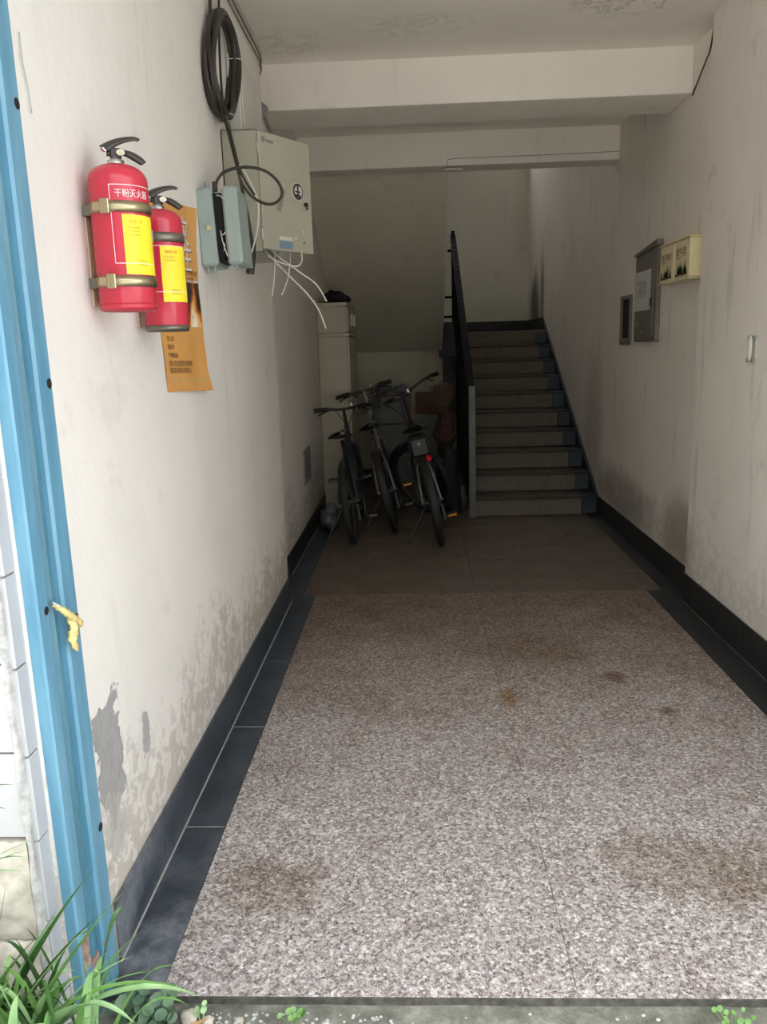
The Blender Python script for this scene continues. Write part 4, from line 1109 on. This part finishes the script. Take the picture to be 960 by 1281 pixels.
for i, (x, y, s, l) in enumerate(((-.33, 8.5, .11, 'left crumpled grey film bag on the tub stack'), (-.14, 8.52, .09, 'right crumpled grey film bag on the tub stack'))):
    tag(MB().sphere((x, y, .935 + s * .62), (s, s, s * .62), 18, 12, .5).build('plastic_bag', M['whitebag']), l, 'bag', 'film bags on the tubs')
tag(MB().box(.005, .25, 8.15, 8.50, .002, .75, .006).build('grey_carton', M['tubgrey']), 'tall grey carton under the brown cardboard box', 'box')
cbx = thing('cardboard_box', 'brown cardboard box on the grey carton beneath the slanting soffit', 'box', (.13, 8.32, .752))
MB().box(.01, .26, 8.16, 8.50, .752, .955, .003).build('box_body', M['card'], cbx)
MB().box(.012, .258, 8.162, 8.328, .956, .960).box(.012, .258, 8.332, 8.498, .956, .960).build('flap', M['card'], cbx)
# upturned straw broom
br = thing('straw_broom', 'upturned straw broom with its tan bristles up beside the post', 'broom', (.27, 7.3, 0))
MB().cyl((.285, 7.28, .002), (.27, 7.34, .86), .013, n=10).build('handle', M['card'], br)
random.seed(5)
q = MB()
for i in range(150):
    a = random.uniform(0, 2 * PI); rr = random.uniform(0, 1) ** .5
    b0 = Vector((.27 + .03 * rr * math.cos(a), 7.34 + .02 * rr * math.sin(a), .84))
    b1 = b0 + Vector((.085 * rr * math.cos(a) - .015, .05 * rr * math.sin(a), .26 + .05 * random.random() - .07 * rr))
    q.tube([b0, b0.lerp(b1, .5) + Vector((.012 * math.cos(a), 0, 0)), b1], [.004, .004, .003], 4)
q.build('bristles', M['straw'], br)
q = MB().tube([(.27 + .038 * math.cos(i * PI / 8), 7.34 + .03 * math.sin(i * PI / 8), .88) for i in range(16)], .005, 6, closed=True).build('binding', M['net'], br)
nt = thing('cloth_bundle', 'dark red cloth bundle tied with cord, leaning under the straw broom', 'bundle', (.27, 7.1, .0))
MB().sphere((.27, 7.12, .66), (.085, .10, .22), 20, 14, .45).build('cloth', M['net'], nt)
MB().sphere((.28, 7.12, .27), (.10, .12, .268), 20, 14, .3).build('sack', M['blackbag'], nt)
q = MB()
for k in range(3):
    P = [(.27 + .09 * math.cos(a), 7.02 - .004 - .02 * math.sin(a), .55 + .14 * k * .6 - .10 * math.sin(a)) for a in [PI * i / 14 for i in range(15)]]
    q.tube(P, .0035, 5)
q.build('cord', M['straw'], nt)
bb = thing('rubbish_bag', 'tall black rubbish bag slumped against the foot of the grey post', 'bag', (.33, 6.58, 0))
q = MB()
def bagf(u, v):
    a = 2 * PI * u
    rr = (.085 + .03 * math.sin(v * PI)) * (1 - max(0, v - .8) * 3.2) * (1 + .12 * mnoise.noise(Vector((math.cos(a) * 2, math.sin(a) * 2, v * 5))))
    return (.335 - .06 * v + rr * .7 * math.cos(a), 6.74 + .02 * v + rr * .8 * math.sin(a), .004 + .62 * v)
q.sheet(bagf, 26, 20).build('bag_body', M['blackbag'], bb)
pbg = tag(MB().sphere((-.70, 6.25, .100), (.085, .15, .098), 20, 12, .45).sphere((-.68, 6.12, .19), (.04, .05, .05), 12, 8, .6).build('plastic_bag', M['whitebag']), 'rumpled pale plastic bag on the floor between the left wall and bicycle', 'bag')
wb2 = tag(MB().sphere((.40, 6.98, .10), (.055, .08, .098), 16, 10, .4).build('plastic_bag', M['whitebag']), 'small pale plastic bag on the floor behind the grey post', 'bag')

# ================================================================== PLANTS AND GROUND LITTER
def blade(base, tip, lift, w, bend=.0, n=14, fold=.25, tw=0.0):
    b = Vector(base); t_ = Vector(tip); mid = b.lerp(t_, .5) + Vector((0, 0, lift)); mid.x += bend
    P = []
    for i in range(n + 1):
        u = i / n
        P.append(b * (1 - u) ** 2 + mid * 2 * u * (1 - u) + t_ * u * u)
    vs = []
    for i, p in enumerate(P):
        d = (P[min(i + 1, n)] - P[max(i - 1, 0)]).normalized()
        s = d.cross(Vector((math.sin(tw + i * .02), .25, 1))).normalized()
        if s.length < .1: s = Vector((0, 1, 0))
        u = i / n
        ww = w * min(1, .45 + u * 2.2) * (1 - max(0, u - .45) / .55) ** .8
        up = s.cross(d).normalized()
        vs += [p - s * ww + up * ww * fold, p - up * ww * fold * .2, p + s * ww + up * ww * fold]
    fs = []
    for i in range(n):
        a = i * 3
        fs += [(a, a + 1, a + 4, a + 3), (a + 1, a + 2, a + 5, a + 4)]
    q = MB(); q.add(vs, fs, True); return q
GZ = -.020
cl = thing('strap_leaf_clump', 'arching green strap-leaved clump at the foot of the blue post', 'plant', (-.80, 1.16, GZ))
root = Vector((-.86, 1.17, GZ + .01))
def tipat(px, py, Y): return at_y(px, py, Y)
L = [((120, 1084), 1.24, .10, .016, 'leaf_dark'), ((164, 1106), 1.22, .10, .017, 'leaf'), ((180, 1162), 1.18, .10, .013, 'leaf'), ((116, 1156), 1.20, .12, .013, 'leaf_pale'),
     ((253, 1247), 1.16, .30, .020, 'leaf_pale'), ((230, 1236), 1.17, .27, .015, 'leaf'), ((170, 1281), 1.05, .28, .021, 'leaf_pale'), ((168, 1195), 1.20, .16, .012, 'leaf_pale'),
     ((9, 1098), 1.22, .02, .010, 'leaf_dark'), ((72, 1140), 1.26, .10, .015, 'leaf_dark'), ((60, 1165), 1.26, .16, .012, 'leaf_dark'), ((60, 1281), 1.05, .16, .014, 'leaf_pale'),
     ((130, 1270), 1.10, .15, .010, 'leaf'), ((36, 1188), 1.18, .15, .012, 'leaf'), ((90, 1225), 1.15, .14, .012, 'leaf'), ((190, 1215), 1.18, .18, .011, 'leaf'), ((20, 1232), 1.10, .13, .012, 'leaf_pale'),
     ((148, 1128), 1.24, .13, .011, 'leaf_dark')]
random.seed(21)
for i, ((px, py), Y, lift, w, m_) in enumerate(L):
    rb = root + Vector((random.uniform(-.07, .06), random.uniform(-.05, .05), 0))
    blade(rb, tipat(px, py, Y), lift, w * .95, tw=random.uniform(-.3, .3)).build('strap_leaf', M[m_], cl)
for i in range(275):
    a = random.uniform(0, 2 * PI); d = random.uniform(.05, .30); hh = random.uniform(.26, .50) * (1 - .7 * d)
    rb = root + Vector((random.uniform(-.16, .26), random.uniform(-.12, .06), 0))
    tp_ = rb + Vector((d * math.cos(a), d * .7 * math.sin(a) - .05, hh))
    tp_.y = min(tp_.y, 1.31 - random.uniform(0, .06))
    blade(rb, tp_, random.uniform(.14, .30), random.uniform(.007, .012), tw=random.uniform(-.6, .6)).build('strap_leaf', M[random.choice(['leaf', 'leaf_dark', 'leaf', 'leaf_pale', 'leaf_dark'])], cl)
# sprigs reaching in from the left edge
for (tips, lb) in (([((18, 982), .03), ((8, 1012), .02), ((2, 990), .03)], 'upper dark leafy sprig reaching in at the left picture edge'), ([((34, 1072), .04), ((44, 1050), .02), ((28, 1090), .03), ((40, 1062), .02)], 'lower pale leafy sprig reaching in at the left picture edge')):
    c0 = at_y(-60, (tips[0][0][1] + 30), 1.2)
    sp = thing('leaf_sprig', lb, 'plant', (c0.x - .06, 1.2, GZ), 'leaf sprigs at the left edge')
    MB().tube(spline([(c0.x - .06, 1.2, GZ), (c0.x - .04, 1.2, (GZ + c0.z) / 2), tuple(c0)], 6), .004, 6).build('stem', M['leaf_dark'], sp)
    for (px, py), lf in tips:
        blade(c0 + Vector((0, 0, random.uniform(-.02, .0))), at_y(px, py, 1.2), lf, .007, n=10).build('leaf', M['leaf_dark' if 'dark' in lb else 'leaf_pale'], sp)
# small round-leaved weed at the kerb
def weed(c, n, rad, label, mat='weed', size=.013):
    w_ = thing('small_weed', label, 'plant', (c[0], c[1], GZ), 'low weeds along the kerb')
    for i in range(n):
        a = random.uniform(0, 2 * PI); d = rad * random.random() ** .6
        p = Vector((c[0] + d * math.cos(a), c[1] + d * .45 * math.sin(a), GZ + random.uniform(.02, c[2])))
        q = MB(); s = size * random.uniform(.6, 1.3)
        nrm = Vector((random.uniform(-.5, .5), random.uniform(-1.0, -.1), random.uniform(.4, 1))).normalized()
        u = nrm.orthogonal().normalized(); v = nrm.cross(u)
        vs = [p] + [p + (u * math.cos(2 * PI * k / 9) * s + v * math.sin(2 * PI * k / 9) * s * .85 + nrm * s * .2) for k in range(9)]
        q.add(vs, [(0, 1 + k, 1 + (k + 1) % 9) for k in range(9)], True)
        q.cyl(Vector((c[0] + (p.x - c[0]) * .4, c[1] + (p.y - c[1]) * .4, GZ)), p, .0012, n=4, caps=False)
        q.build('leaf', M[mat], w_)
weed((-.615, 1.455, .085), 46, .085, 'round-leaved grey-green weed between the strap leaves and the kerb')
weed((-.30, 1.47, .03), 9, .03, 'tiny green weed sprouting on the kerb left of centre', 'leaf', .007)
weed((-.505, 1.47, .05), 4, .012, 'tiny yellow-green seedling at the corner of the kerb', 'leaf_pale', .007)
weed((.66, 1.47, .025), 12, .05, 'low green weed at the kerb near the right edge', 'leaf', .007)
tag(blade((-.60, 1.30, GZ + .03), (-.47, 1.42, GZ + .06), .03, .018).build('dead_leaf', M['dead']), 'brown dead leaf lying under the strap leaves beside the weed', 'leaf')
# pebbles
random.seed(3)
slabs(XR - .004, XRr - .004, YPR + .01, 4.49, M['slate_dark'], 'border_tile', .001)
slabs(XLr + .004, XL + .004, YPL + .002, 4.49, M['slate'], 'border_tile', .001)
gv = MB()
for i in range(260):
    x = random.uniform(-.62, .95); y = random.uniform(1.38, 1.495)
    if random.random() < .6: x = random.uniform(-.60, -.1)
    s = random.uniform(.002, .006) * (1.8 if random.random() < .08 else 1)
    gv.sphere((x, y, GZ + s * .3), (s, s * .8, s * .6), 6, 4)
tag(gv.build('gravel', M['mortar']), 'scatter of pale grit along the foot of the kerb', 'gravel', kind='stuff')
for i, (x, y, s, l) in enumerate(((-.535, 1.475, .020, 'largest pale pebble at the kerb corner'), (-.49, 1.468, .012, 'small pale pebble right of the largest one'), (-.42, 1.47, .009, 'tiny pale pebble farther right along the kerb'))):
    tag(MB().sphere((x, y, GZ + s * .45), (s * 1.2, s, s * .6), 10, 7, .4).build('pebble', M['cream_stone']), l, 'stone', 'pebbles at the kerb')
